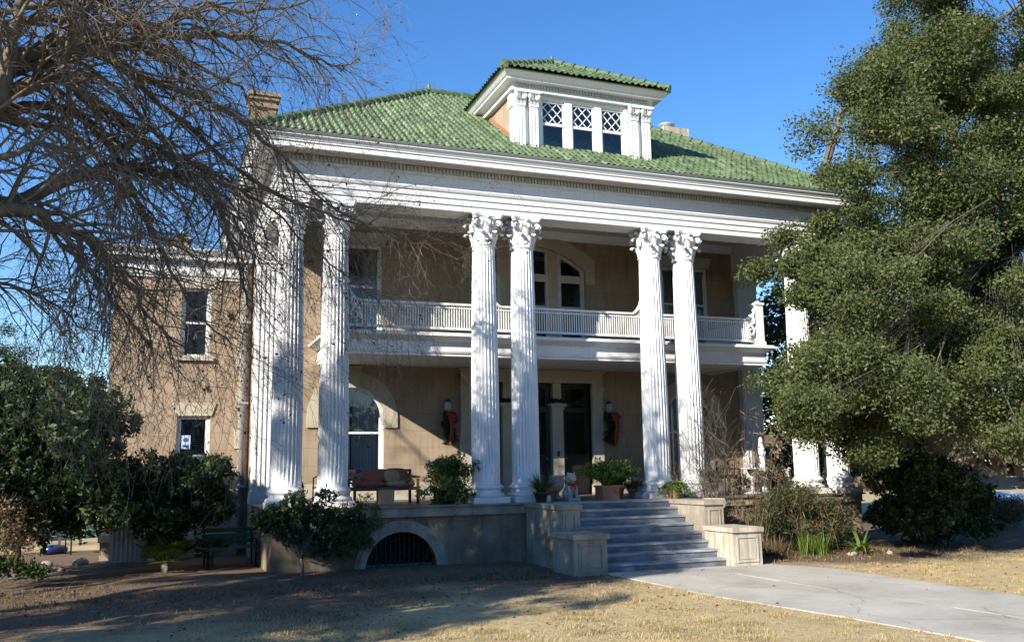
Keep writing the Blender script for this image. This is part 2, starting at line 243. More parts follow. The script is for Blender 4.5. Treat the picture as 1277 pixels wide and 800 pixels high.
# ------------------------------------------------------------------ mesh helpers
WORLD = {}
class MB:
    def __init__(s): s.v = []; s.f = []; s.sm = []; s.uv = None
    def add(s, vs, fs, smooth=False):
        o = len(s.v); s.v += [tuple(p) for p in vs]; s.f += [tuple(i+o for i in f) for f in fs]; s.sm += [smooth]*len(fs); return s
    def box(s, x0, x1, y0, y1, z0, z1):
        return s.add([(x0, y0, z0), (x1, y0, z0), (x1, y1, z0), (x0, y1, z0), (x0, y0, z1), (x1, y0, z1), (x1, y1, z1), (x0, y1, z1)],
                     [(0, 3, 2, 1), (4, 5, 6, 7), (0, 1, 5, 4), (1, 2, 6, 5), (2, 3, 7, 6), (3, 0, 4, 7)])
    def bar(s, a, b, w, h, upv=(0, 0, 1)):
        a = Vector(a); b = Vector(b); d = (b-a).normalized(); upv = Vector(upv)
        if abs(d.dot(upv)) > 0.98: upv = Vector((1, 0, 0))
        x = d.cross(upv).normalized()*w/2; y = x.cross(d).normalized()*h/2
        vs = [a-x-y, a+x-y, a+x+y, a-x+y, b-x-y, b+x-y, b+x+y, b-x+y]
        return s.add(vs, [(0, 1, 2, 3), (7, 6, 5, 4), (0, 4, 5, 1), (1, 5, 6, 2), (2, 6, 7, 3), (3, 7, 4, 0)])
    def prism_y(s, poly, y0, y1):       # poly of (x,z)
        n = len(poly); vs = [(x, y0, z) for x, z in poly]+[(x, y1, z) for x, z in poly]
        return s.add(vs, [tuple(range(n)), tuple(range(2*n-1, n-1, -1))]+[(i, i+n, (i+1) % n+n, (i+1) % n) for i in range(n)])
    def prism_x(s, poly, x0, x1):       # poly of (y,z)
        n = len(poly); vs = [(x0, y, z) for y, z in poly]+[(x1, y, z) for y, z in poly]
        return s.add(vs, [tuple(range(n)), tuple(range(2*n-1, n-1, -1))]+[(i, i+n, (i+1) % n+n, (i+1) % n) for i in range(n)])
    def lathe(s, prof, n=20, c=(0, 0, 0), smooth=True, cap=True):
        vs = []; fs = []
        for r, z in prof:
            for k in range(n):
                a = 2*pi*k/n; vs.append((c[0]+r*cos(a), c[1]+r*sin(a), c[2]+z))
        for i in range(len(prof)-1):
            for k in range(n):
                fs.append((i*n+k, i*n+(k+1) % n, (i+1)*n+(k+1) % n, (i+1)*n+k))
        s.add(vs, fs, smooth)
        if cap:
            o = len(s.v)-len(vs); s.f.append(tuple(o+k for k in reversed(range(n)))); s.sm.append(False)
            s.f.append(tuple(o+(len(prof)-1)*n+k for k in range(n))); s.sm.append(False)
        return s
    def tube(s, pts, radii, n=6, smooth=True, cap=True):
        pts = [Vector(p) for p in pts]; vs = []; fs = []
        if not hasattr(radii, '__len__'): radii = [radii]*len(pts)
        ref = Vector((0.3, 0.2, 1)).normalized()
        for i, p in enumerate(pts):
            d = (pts[min(i+1, len(pts)-1)]-pts[max(i-1, 0)]).normalized()
            if abs(d.dot(ref)) > 0.95: ref = Vector((1, 0.1, 0)).normalized()
            x = d.cross(ref).normalized(); y = d.cross(x)
            for k in range(n):
                a = 2*pi*k/n; vs.append(p+(x*cos(a)+y*sin(a))*radii[i])
        for i in range(len(pts)-1):
            for k in range(n): fs.append((i*n+k, i*n+(k+1) % n, (i+1)*n+(k+1) % n, (i+1)*n+k))
        if cap: fs += [tuple(range(n))[::-1], tuple((len(pts)-1)*n+k for k in range(n))]
        return s.add(vs, fs, smooth)
    def ellipsoid(s, c, r, n=12, m=8):
        prof = [(max(1e-4, sin(pi*i/m)), -cos(pi*i/m)) for i in range(m+1)]; o = len(s.v)
        s.lathe(prof, n, (0, 0, 0))
        for i in range(o, len(s.v)):
            x, y, z = s.v[i]; s.v[i] = (c[0]+x*r[0], c[1]+y*r[1], c[2]+z*r[2])
        return s
    def mould(s, prof, path, closed=False):
        """profile of (outward, z) swept round a plan path with mitred corners; outward = right of travel"""
        n = len(path); P = [Vector((a, b)) for a, b in path]; vs = []; fs = []; k = len(prof)
        for i in range(n):
            def nrm(a, b): d = (b-a).normalized(); return Vector((d.y, -d.x))
            if closed or 0 < i < n-1:
                n1 = nrm(P[i-1], P[i]); n2 = nrm(P[i], P[(i+1) % n]); mm = (n1+n2)/(1+n1.dot(n2))
            elif i == 0: mm = nrm(P[0], P[1])
            else: mm = nrm(P[-2], P[-1])
            for o, z in prof: vs.append((P[i].x+mm.x*o, P[i].y+mm.y*o, z))
        for i in range(n if closed else n-1):
            j = (i+1) % n
            for q in range(k): fs.append((i*k+q, j*k+q, j*k+(q+1) % k, i*k+(q+1) % k))
        if not closed: fs += [tuple(range(k)), tuple((n-1)*k+q for q in reversed(range(k)))]
        return s.add(vs, fs)
    def xform(s, f, i0=0):
        for i in range(i0, len(s.v)): s.v[i] = tuple(f(*s.v[i]))
        return s
def build(name, mb, mat, parent=None, origin=None):
    me = bpy.data.meshes.new(name); me.from_pydata(mb.v, [], mb.f)
    me.polygons.foreach_set('use_smooth', mb.sm)
    A = np.array(mb.v)
    if origin is None: origin = ((A[:, 0].min()+A[:, 0].max())/2, (A[:, 1].min()+A[:, 1].max())/2, A[:, 2].min())
    origin = Vector(origin)
    if mb.uv is not None:
        l = me.uv_layers.new(name='UVMap'); idx = np.zeros(len(me.loops), dtype=np.int32); me.loops.foreach_get('vertex_index', idx)
        l.data.foreach_set('uv', np.array(mb.uv, dtype=np.float32)[idx].ravel())
    me.transform(Matrix.Translation(-origin))
    me.materials.append(M[mat] if isinstance(mat, str) else mat)
    o = bpy.data.objects.new(name, me); COL.objects.link(o)
    pw = Vector((0, 0, 0))
    if parent is not None: o.parent = parent; pw = WORLD[parent.name]
    o.location = origin-pw; WORLD[o.name] = origin
    return o
def npmesh(name, V, Fq, mat, parent=None, smooth=False):
    """fast mesh from numpy verts and equal-sized faces"""
    me = bpy.data.meshes.new(name); V = np.asarray(V, dtype=np.float32)
    org = Vector(((V[:, 0].min()+V[:, 0].max())/2, (V[:, 1].min()+V[:, 1].max())/2, V[:, 2].min()))
    V = V-np.array(org, dtype=np.float32)
    k = Fq.shape[1]; nf = len(Fq)
    me.vertices.add(len(V)); me.vertices.foreach_set('co', V.ravel())
    me.loops.add(nf*k); me.loops.foreach_set('vertex_index', Fq.astype(np.int32).ravel())
    me.polygons.add(nf); me.polygons.foreach_set('loop_start', np.arange(nf, dtype=np.int32)*k)
    me.update(calc_edges=True)
    if smooth: me.polygons.foreach_set('use_smooth', [True]*nf)
    me.materials.append(M[mat]); o = bpy.data.objects.new(name, me); COL.objects.link(o)
    pw = Vector((0, 0, 0))
    if parent is not None: o.parent = parent; pw = WORLD[parent.name]
    o.location = org-pw; WORLD[o.name] = org
    return o
def tag(o, label=None, cat=None, group=None, kind=None):
    if label: o['label'] = label
    if cat: o['category'] = cat
    if group: o['group'] = group
    if kind: o['kind'] = kind
    return o
def thing(name, loc, label, cat, group=None):
    o = bpy.data.objects.new(name, None); COL.objects.link(o); o.location = loc; o.empty_display_size = 0.2
    WORLD[o.name] = Vector(loc); return tag(o, label, cat, group)
def copy_tree(o, parent, loc=None):
    c = o.copy(); COL.objects.link(c); c.parent = parent
    if loc is not None: c.location = loc
    for ch in [q for q in o.children]: copy_tree(ch, c)
    return c
def leaves(C, n, spread, size, aspect=0.5, flat=0.0, up_bias=0.0, droop=0.0):
    """n leaf quads (folded diamonds) around every centre; returns verts, quads"""
    C = np.repeat(np.asarray(C, dtype=np.float64), n, axis=0); k = len(C)
    sp = np.asarray(spread) if hasattr(spread, '__len__') else np.array([spread]*3)
    d = RNG.normal(size=(k, 3)); d /= np.linalg.norm(d, axis=1)[:, None]; r = RNG.random(k)**0.5
    P = C+d*r[:, None]*sp
    a = RNG.normal(size=(k, 3)); a[:, 2] = a[:, 2]*(1-flat)+up_bias-droop; a /= np.linalg.norm(a, axis=1)[:, None]
    b = RNG.normal(size=(k, 3)); b -= (b*a).sum(1)[:, None]*a; b /= np.linalg.norm(b, axis=1)[:, None]
    s = size*(0.45+1.1*RNG.random(k))[:, None]
    V = np.stack([P-a*s*0.5, P+b*s*aspect*0.5, P+a*s*0.5, P-b*s*aspect*0.5], axis=1).reshape(-1, 3)
    return V, np.arange(4*k).reshape(-1, 4)
def ribbons(P0, P1, w0, w1=None):
    """thin three-sided sticks between arrays of points (real little prisms)"""
    P0 = np.asarray(P0, float); P1 = np.asarray(P1, float); w0 = np.asarray(w0, float)*np.ones(len(P0)); w1 = w0*0.6 if w1 is None else np.asarray(w1, float)*np.ones(len(P0))
    d = P1-P0; d /= np.linalg.norm(d, axis=1)[:, None]+1e-9
    ref = np.where(np.abs(d[:, 2:3]) > 0.9, np.array([[1., 0, 0]]), np.array([[0, 0, 1.]])); x = np.cross(d, ref); x /= np.linalg.norm(x, axis=1)[:, None]; y = np.cross(d, x)
    vs = []
    for P, wd in ((P0, w0), (P1, w1)):
        for a in (0, 2.094, 4.189): vs.append(P+(x*cos(a)+y*sin(a))*wd[:, None])
    V = np.stack(vs, axis=1).reshape(-1, 3); k = len(P0); b = (np.arange(k)*6)[:, None]
    F = np.concatenate([b+np.array([[0, 1, 4, 3]]), b+np.array([[1, 2, 5, 4]]), b+np.array([[2, 0, 3, 5]])], axis=0)
    return V, F
def merge(parts):
    Vs = []; Fs = []; o = 0
    for V, F in parts: Vs.append(V); Fs.append(F+o); o += len(V)
    return np.concatenate(Vs), np.concatenate(Fs)

# ================================================================== GROUND
def grid_sheet():
    xs = np.concatenate([[-900, -400, -150, -70, -40], np.arange(-28, 28, 0.5), [28, 40, 70, 150, 400, 900]])
    ys = np.concatenate([[-500, -100, -45], np.arange(-24, 30, 0.5), [30, 45, 80, 160, 400, 1200]])
    X, Y = np.meshgrid(xs, ys); near = np.exp(-((X+3)**2+(Y+4)**2)/900.0)
    Z = 0.035*np.sin(X*1.1+1.3*np.sin(Y*0.7))*np.cos(Y*0.9+0.6*np.sin(X*0.5)) + 0.02*np.sin(X*2.7+Y*1.9)
    m = ((X > -2.6) & (X < 4.8) & (Y < 0)) | ((Y > -4.2) & (np.abs(X) < 12.5))
    Z = np.where(m, 0.003, Z)*np.where(m, 1, near)
    # gentle rise of soil against the porch wall on the left
    Z += np.where((Y > -2.2) & (Y < 0.5) & (X < -2.0) & (X > -11), 0.05, 0)
    V = np.stack([X, Y, Z+GZ], -1).reshape(-1, 3); ny, nx = X.shape
    i = np.arange(ny-1)[:, None]*nx+np.arange(nx-1)[None]; F = np.stack([i, i+1, i+nx+1, i+nx], -1).reshape(-1, 4)
    return V, F
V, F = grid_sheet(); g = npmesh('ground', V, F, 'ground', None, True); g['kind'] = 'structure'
mb = MB()      # front walk in poured slabs
wy = [-3.35, -4.7, -6.1, -7.35, -8.6, -9.8, -11.5, -12.7, -13.6, -15.2, -17, -19, -22, -26]
def wl(y): return float(np.interp(-y, [3, 7.35, 9.8, 11.5, 14, 20, 26], [-1.5, -1.33, -0.92, -0.75, -0.6, -0.3, 0]))
def wr(y): return (2.35 if y > -3.6 else 2.95) if y > -9 else 2.95+0.05*(-9-y)
for a, b in zip(wy[:-1], wy[1:]):
    for k in range(2):
        def px(y, t): return wl(y)+(wr(y)-wl(y))*t
        t0, t1 = (0, 0.495) if k == 0 else (0.505, 1)
        y0, y1 = a-0.014, b+0.014; z0, z1 = GZ-0.1, GZ+0.013+0.003*((k*7+int(a*3)) % 3)
        vs = [(px(y0, t0), y0), (px(y0, t1), y0), (px(y1, t1), y1), (px(y1, t0), y1)]
        mb.add([(x, y, z0) for x, y in vs]+[(x, y, z1) for x, y in vs], [(0, 1, 2, 3), (7, 6, 5, 4), (0, 4, 5, 1), (1, 5, 6, 2), (2, 6, 7, 3), (3, 7, 4, 0)])
build('walk', mb, 'walk')['kind'] = 'structure'
mb = MB()
for a, b in zip(wy[:-1], wy[1:]): mb.add([(wl(a)+.05, a, GZ+.0075), (wr(a)-.05, a, GZ+.0075), (wr(b)-.05, b, GZ+.0075), (wl(b)+.05, b, GZ+.0075)], [(0, 3, 2, 1)])
build('walk_joint_soil', mb, 'soilpot')['kind'] = 'structure'
# ================================================================== MANSION
HOUSE = thing('mansion', (0, 4.5, GZ), 'tan stucco mansion with tall white fluted columns, a balcony and a green tiled roof', 'house')
EX, FY, BY = 7.72, -0.32, 9.3
WY = 3.9                      # back wall of the porch
L_ = 4.6; S_ = 1.012
# ---- walls with rectangular openings
def wall_xz(x0, x1, z0, z1, y0, y1, holes, mb=None):
    mb = mb or MB(); xs = sorted({x0, x1, *[h[0] for h in holes], *[h[1] for h in holes]})
    for a, b in zip(xs[:-1], xs[1:]):
        hs = sorted([(h[2], h[3]) for h in holes if h[0] <= a+1e-6 and h[1] >= b-1e-6]); z = z0
        for h0, h1 in hs+[(z1, z1)]:
            if h0 > z+1e-6: mb.box(a, b, y0, y1, z, h0)
            z = h1
    return mb
def arch_pts(xc, hw, zs, rise, n=16):
    """points of an arch from right springing to left; rise may be less than half width (segmental)"""
    R = (hw*hw+rise*rise)/(2*rise); a0 = math.asin(min(1, hw/R))
    if rise > hw: a0 = pi-a0
    return [(xc+R*sin(a0-2*a0*i/n), zs+rise-R+R*cos(a0-2*a0*i/n)) for i in range(n+1)]
def arch_fill(mb, xc, hw, zs, rise, ztop, y0, y1):
    P = arch_pts(xc, hw, zs, rise)
    for (xa, za), (xb, zb) in zip(P[:-1], P[1:]):
        mb.prism_y([(xb, zb), (xa, za), (xa, ztop), (xb, ztop)], y0, y1)
def arch_ring(mb, xc, hi, ho, zs, ri, ro, y0, y1, zso=None):
    A = arch_pts(xc, hi, zs, ri); B = arch_pts(xc, ho, zs if zso is None else zso, ro)
    for i in range(len(A)-1): mb.prism_y([A[i+1], A[i], B[i], B[i+1]], y0, y1)
WX, WHW = 5.2, 0.85           # lower arched windows
holes = [(-WX-WHW, -WX+WHW, 0.42, 3.05), (WX-WHW, WX+WHW, 0.42, 3.05), (-1.86, 1.86, 0.0, 3.22),
         (-6.1, -4.42, 4.35, 6.95), (4.42, 6.1, 4.35, 6.95), (-1.78, 1.78, 4.1, 7.35)]
mb = wall_xz(-7.75, 7.75, GZ, 8.0, WY, WY+0.35, holes)
for sx in (-1, 1): arch_fill(mb, sx*WX, WHW, 2.2, 0.85, 3.05, WY, WY+0.35)
arch_fill(mb, 0, 1.78, 6.62, 0.66, 7.35, WY, WY+0.35)
build('wall', mb, 'stucco', HOUSE)
mb = MB(); mb.box(-7.75, -7.45, WY+0.352, BY, GZ, 7.5).box(7.45, 7.75, WY+0.352, BY, GZ, 7.5).box(-7.44, 7.44, BY-0.3, BY, GZ, 7.5)
build('side_wall', mb, 'stucco', HOUSE)
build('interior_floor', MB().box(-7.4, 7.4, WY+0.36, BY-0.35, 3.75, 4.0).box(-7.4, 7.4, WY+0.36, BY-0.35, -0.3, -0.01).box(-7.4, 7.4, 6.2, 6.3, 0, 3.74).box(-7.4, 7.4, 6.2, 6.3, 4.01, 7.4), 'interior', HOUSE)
# low wainscot course at the foot of the porch wall
build('wall_base', MB().box(-7.05, -2.25, WY-0.03, WY-0.002, 0.0, 0.46), 'cream', HOUSE); build('wall_base', MB().box(2.25, 7.05, WY-0.03, WY-0.002, 0.0, 0.46), 'cream', HOUSE)
# ---- windows
def curtain(name, x0, x1, y, z0, z1, par, mat='curtain', waves=9, amp=0.03):
    mb = MB(); n = waves*6
    for i in range(n):
        xa = x0+(x1-x0)*i/n; xb = x0+(x1-x0)*(i+1)/n; ya = y+amp*sin(i*2*pi/6); yb = y+amp*sin((i+1)*2*pi/6)
        mb.add([(xa, ya, z0), (xb, yb, z0), (xb, yb, z1), (xa, ya, z1), (xa, ya+.012, z0), (xb, yb+.012, z0), (xb, yb+.012, z1), (xa, ya+.012, z1)], [(0, 1, 2, 3), (7, 6, 5, 4)], True)
    return build(name, mb, mat, par)
def sash_window(x0, x1, z0, z1, y, par, lintel=None, rail=0.5, fw_=0.09, arch=None, curt=True, mat='white', sill=True, blind=False):
    """frame set in a wall opening; y is the wall face; arch = rise of an arched head"""
    mb = MB(); yf, yb = y+0.06, y+0.14; xc = (x0+x1)/2; hw = (x1-x0)/2; zt = z1-(arch or 0)
    mb.box(x0, x0+fw_, yf, yb, z0, zt).box(x1-fw_, x1, yf, yb, z0, zt).box(x0+fw_, x1-fw_, yf, yb, z0, z0+fw_)
    if arch: arch_ring(mb, xc, hw-fw_, hw, zt, arch-fw_, arch, yf, yb)
    else: mb.box(x0+fw_, x1-fw_, yf, yb, z1-fw_, z1)
    zr = z0+(z1-z0)*rail
    mb.box(x0+fw_, x1-fw_, yf+0.015, yb-0.01, zr-0.03, zr+0.03)
    for xa, xb in ((x0+fw_, x0+fw_+0.035), (x1-fw_-0.035, x1-fw_)): mb.box(xa, xb, yf+0.02, yb-0.02, z0+fw_, min(zr+1, zt))
    wdw = build('window', mb, mat, par)
    g_ = MB()
    if arch:
        P = [(x0+fw_, z0+fw_), (x1-fw_, z0+fw_)]+arch_pts(xc, hw-fw_, zt, arch-fw_); g_.prism_y(P[:2]+P[2:], yf+0.035, yf+0.041)
    else: g_.box(x0+fw_, x1-fw_, yf+0.035, yf+0.041, z0+fw_, z1-fw_)
    build('pane', g_, 'glass', wdw)
    if sill: build('sill', MB().box(x0-0.1, x1+0.1, y-0.09, y+0.055, z0-0.10, z0-0.002), 'cream' if mat == 'white' else mat, wdw)
    if blind:
        b = MB(); k = int((z1-z0)/0.055)
        for i in range(k):
            z = z0+0.06+i*0.055; b.add([(x0+.1, yb+.02, z), (x1-.1, yb+.02, z), (x1-.1, yb+.055, z+.03), (x0+.1, yb+.055, z+.03)], [(0, 1, 2, 3)])
        build('blind', b, 'blind', wdw)
    elif curt: 
        w3 = (x1-x0)*(0.33 if curt is True else curt)
        curtain('curtain', x0+0.05, x0+w3, yb+0.10, z0+0.05, z1-0.06, wdw); curtain('curtain', x1-w3, x1-0.05, yb+0.10, z0+0.05, z1-0.06, wdw)
    return wdw
for sx in (-1, 1):
    x = sx*WX; sash_window(x-WHW, x+WHW, 0.42, 3.05, WY, HOUSE, arch=0.85, rail=0.52, curt=0.49)
    mb = MB(); arch_ring(mb, x, WHW+0.004, 1.22, 2.2, 0.854, 1.22, WY-0.05, WY-0.002)
    mb.box(x-1.22, x-WHW-0.004, WY-0.05, WY-0.002, 1.92, 2.2).box(x+WHW+0.004, x+1.22, WY-0.05, WY-0.002, 1.92, 2.2)
    mb.prism_y([(x-0.12, 2.98), (x+0.12, 2.98), (x+0.2, 3.56), (x-0.2, 3.56)], WY-0.13, WY-0.051); mb.box(x-0.24, x+0.24, WY-0.15, WY-0.051, 3.5, 3.565)
    build('arch_surround', mb, 'cream', HOUSE)
for x0, x1 in ((-6.1, -4.42), (4.42, 6.1)): sash_window(x0, x1, 4.35, 6.95, WY, HOUSE, rail=0.55, curt=0.3)
for sx in (-1, 1):
    x = sx*5.26; build('lintel', MB().prism_y([(x-0.9, 6.96), (x+0.9, 6.96), (x+1.0, 7.3), (x-1.0, 7.3)], WY-0.04, WY-0.002), 'trim_grey', HOUSE)
# upper middle group: three lights under one segmental arch
def arc_z(x, hw=1.78, zs=6.62, rise=0.66):
    R = (hw*hw+rise*rise)/(2*rise); return zs+rise-R+math.sqrt(R*R-x*x)
mb = MB(); mull = [(-1.78, -1.66), (-1.02, -0.90), (-0.62, -0.52), (0.52, 0.62), (0.90, 1.02), (1.66, 1.78)]
for a, b in mull: mb.prism_y([(a, 4.1), (b, 4.1), (b, arc_z(b*0.999)-.002), (a, arc_z(a*0.999)-.002)], WY+0.05, WY+0.16)
for a, b in ((-1.66, -1.02), (-0.52, 0.52), (1.02, 1.66)):
    mb.box(a, b, WY+0.07, WY+0.15, 6.24, 6.46).box(a, b, WY+0.07, WY+0.15, 4.1, 4.24).box(a, b, WY+0.08, WY+0.14, 5.46, 5.52)
    for i in range(8):
        u, v = a+(b-a)*i/8, a+(b-a)*(i+1)/8; mb.prism_y([(u, arc_z(u)-0.10), (v, arc_z(v)-0.10), (v, arc_z(v)-.002), (u, arc_z(u)-.002)], WY+0.07, WY+0.15)
wd = build('balcony_window', mb, 'trim_grey', HOUSE)
for a, b in ((-1.66, -1.02), (-0.52, 0.52), (1.02, 1.66)):
    build('pane', MB().prism_y([(a, 4.24), (b, 4.24), (b, arc_z(b)-0.1)]+[(b+(a-b)*i/6, arc_z(b+(a-b)*i/6)-0.1) for i in range(1, 7)], WY+0.105, WY+0.111), 'glass', wd)
mb = MB()
for a, b in ((-0.90, -0.62), (0.62, 0.90)):
    mb.prism_y([(a, 4.1), (b, 4.1), (b, arc_z(b)-.003), (a, arc_z(a)-.003)], WY+0.03, WY+0.3)
build('window_pier', mb, 'cream', HOUSE)
mb = MB(); arch_ring(mb, 0, 1.79, 2.1, 6.62, 0.672, 0.72, WY-0.06, WY-0.002, 6.95)
mb.box(-2.1, -1.79, WY-0.06, WY-0.002, 6.2, 6.62).box(1.79, 2.1, WY-0.06, WY-0.002, 6.2, 6.62)
mb.prism_y([(-2.1, 6.62), (-1.79, 6.62), (-2.1, 6.95)], WY-0.06, WY-0.002).prism_y([(1.79, 6.62), (2.1, 6.62), (2.1, 6.95)], WY-0.06, WY-0.002)
build('arch_surround', mb, 'cream', HOUSE)
# ---- front entrance
mb = MB()
for sx in (-1, 1):
    a, b = sorted((sx*1.86, sx*2.2)); mb.box(a, b, WY-0.14, WY+0.15, 0, 3.22); mb.box(a-0.03, b+0.03, WY-0.17, WY-0.0, 0.0, 0.3); mb.box(a-0.03, b+0.03, WY-0.18, WY-0.0, 3.0, 3.1)
mb.box(-2.2, 2.2, WY-0.15, WY+0.15, 3.222, 3.5).box(-2.26, 2.26, WY-0.2, WY-0.0, 3.501, 3.58)
build('door_surround', mb, 'cream', HOUSE)
mb = MB()
for sx in (-1, 1):
    x = sx*0.77; mb.box(x-0.17, x+0.17, WY-0.06, WY+0.2, 0.12, 2.46); mb.box(x-0.21, x+0.21, WY-0.1, WY+0.2, 0, 0.119)
    mb.box(x-0.2, x+0.2, WY-0.09, WY+0.2, 2.461, 2.53); mb.box(x-0.25, x+0.25, WY-0.14, WY+0.2, 2.531, 2.62); mb.box(x-0.13, x+0.13, WY-0.03, WY+0.2, 2.621, 3.221)
build('door_post', mb, 'cream', HOUSE)
def door(x0, x1, hand):
    mb = MB(); y = WY+0.12
    mb.box(x0, x0+0.12, y, y+0.06, 0.02, 3.2).box(x1-0.12, x1, y, y+0.06, 0.02, 3.2)
    for z0_, z1_ in ((0.02, 0.3), (1.0, 1.14), (2.38, 2.52), (3.06, 3.2)): mb.box(x0+.12, x1-.12, y+.002, y+.058, z0_, z1_)
    mb.box(x0+.12, x1-.12, y+0.02, y+0.045, 0.3, 1.0)
    d = build('door', mb, 'dark', HOUSE); build('pane', MB().box(x0+.12, x1-.12, y+.03, y+.036, 1.14, 2.38).box(x0+.12, x1-.12, y+.03, y+.036, 2.52, 3.06), 'glass', d)
    h = MB().lathe([(0.004, -0.03), (0.03, -0.02), (0.035, 0.0), (0.02, 0.02), (0.004, 0.03)], 10, (hand, y-0.03, 1.05)); build('handle', h, 'metal', d)
door(-0.58, 0.58, 0.45); door(0.96, 1.84, 1.08); door(-1.84, -0.96, -1.08)
build('letter_plate', MB().box(0.72, 0.80, WY-0.075, WY-0.061, 1.1, 1.25), 'dark', HOUSE)
# wall lanterns either side of the door
for x in (-2.62, 2.34):
    mb = MB(); mb.box(x-0.05, x+0.05, WY-0.03, WY-0.001, 2.1, 2.4); mb.tube([(x, WY-0.03, 2.3), (x, WY-0.2, 2.38), (x, WY-0.25, 2.3)], 0.014, 6)
    mb.lathe([(0.09, 0.0), (0.11, 0.02), (0.05, 0.06), (0.01, 0.1)], 8, (x, WY-0.25, 2.62)).lathe([(0.02, 0), (0.06, 0.03), (0.065, 0.05)], 8, (x, WY-0.25, 2.26))
    ln = build('wall_lantern', mb, 'dark', HOUSE); build('lamp_glass', MB().lathe([(0.06, 0), (0.10, 0.14), (0.10, 0.25), (0.08, 0.3)], 10, (x, WY-0.25, 2.32)), 'lampglass', ln)
# ---- corner pilasters (antae)
for sx in (-1, 1):
    mb = MB(); a, b = sorted((sx*7.08, sx*7.78)); mb.box(a, b, WY-0.22, WY+0.25, 0.3, 6.2)
    for i in range(6):
        xx = a+0.06+i*(b-a-0.12)/5; mb.box(xx-0.02, xx+0.02, WY-0.24, WY-0.221, 0.4, 6.1)
    for i in range(4):
        yy = WY-0.16+i*0.11; mb.box(sx*7.78-0.02, sx*7.78+0.02, yy-0.015, yy+0.02, 0.4, 6.1)
    mb.box(a-0.06, b+0.06, WY-0.28, WY+0.25, 0, 0.16).box(a-0.04, b+0.04, WY-0.26, WY+0.25, 0.161, 0.299)
    mb.box(a-0.03, b+0.03, WY-0.25, WY+0.25, 6.201, 6.27).box(a-0.01, b+0.01, WY-0.23, WY+0.25, 6.271, 6.75).box(a-0.09, b+0.09, WY-0.31, WY+0.25, 6.751, 6.885)
    for i in range(4):
        xx = a+0.09+i*(b-a-0.18)/3
        for zz, h in ((6.28, 0.2), (6.48, 0.22)): mb.prism_x([(WY-0.24, zz), (WY-0.31, zz+h*0.8), (WY-0.35, zz+h), (WY-0.24, zz+h)], xx-0.055, xx+0.055)
    build('pilaster', mb, 'white', HOUSE)
# ---- a fluted Corinthian column: shaft with base and capital as sub-parts
def fluted(rb, rtp, h, z0, nfl=24):
    mb = MB(); n = nfl*6; prof = []
    for i in range(11):
        t = i/10; prof.append((rb-(rb-rtp)*(max(0, t-0.25)/0.75)**1.5, z0+h*t))
    prof = [(rb*1.08, z0-0.05), (rb*1.02, z0)]+[(r, z) for r, z in prof]+[(rtp*1.0, z0+h+0.02)]
    vs = []; fs = []
    for j, (r, z) in enumerate(prof):
        plain = j < 3 or j >= len(prof)-2
        for k in range(n):
            a = 2*pi*k/n; ph = (k % 6)/6; d = 0 if plain or ph < 0.01 or ph > 0.99 else 0.055*r/0.33*sin(pi*min(1, max(0, (ph-0.08)/0.84)))
            vs.append(((r-d)*cos(a), (r-d)*sin(a), z))
    for i in range(len(prof)-1):
        for k in range(n): fs.append((i*n+k, i*n+(k+1) % n, (i+1)*n+(k+1) % n, (i+1)*n+k))
    return mb.add(vs, fs)
def leaf_strip(mb, ang, r0_, z0, h, wdt, curl, cx=0, cy=0):
    P = [(0, 0, 0.8), (0.02, 0.35, 1.0), (0.05, 0.7, 1.05), (0.10*curl, 0.93, 0.9), (0.20*curl, 1.0, 0.65), (0.27*curl, 0.9, 0.4), (0.26*curl, 0.78, 0.15)]
    vs = []; ca, sa = cos(ang), sin(ang)
    for o, t, wf in P:
        for s_, lift in ((-1, -0.02), (-0.5, 0.012), (0, 0.035), (0.5, 0.012), (1, -0.02)):
            r = r0_+o+lift; q = s_*wdt*wf/2*(1-0.18*(abs(s_) == 1)); vs.append((cx+r*ca-q*sa, cy+r*sa+q*ca, z0+h*t-abs(s_)*0.02))
    m_ = len(vs)
    vs += [(x-ca*0.03, y-sa*0.03, z-0.01) for x, y, z in vs]
    fs = []
    for i in range(len(P)-1):
        for k in range(4):
            a = i*5+k; fs.append((a, a+1, a+6, a+5)); fs.append((a+m_+5, a+m_+6, a+m_+1, a+m_))
        for k in (0, 4): a = i*5+k; fs.append((a, a+5, a+5+m_, a+m_) if k == 0 else (a+m_, a+5+m_, a+5, a))
    a = (len(P)-1)*5; fs += [(a+k, a+k+1, a+k+1+m_, a+k+m_) for k in range(4)]
    mb.add(vs, fs, True)
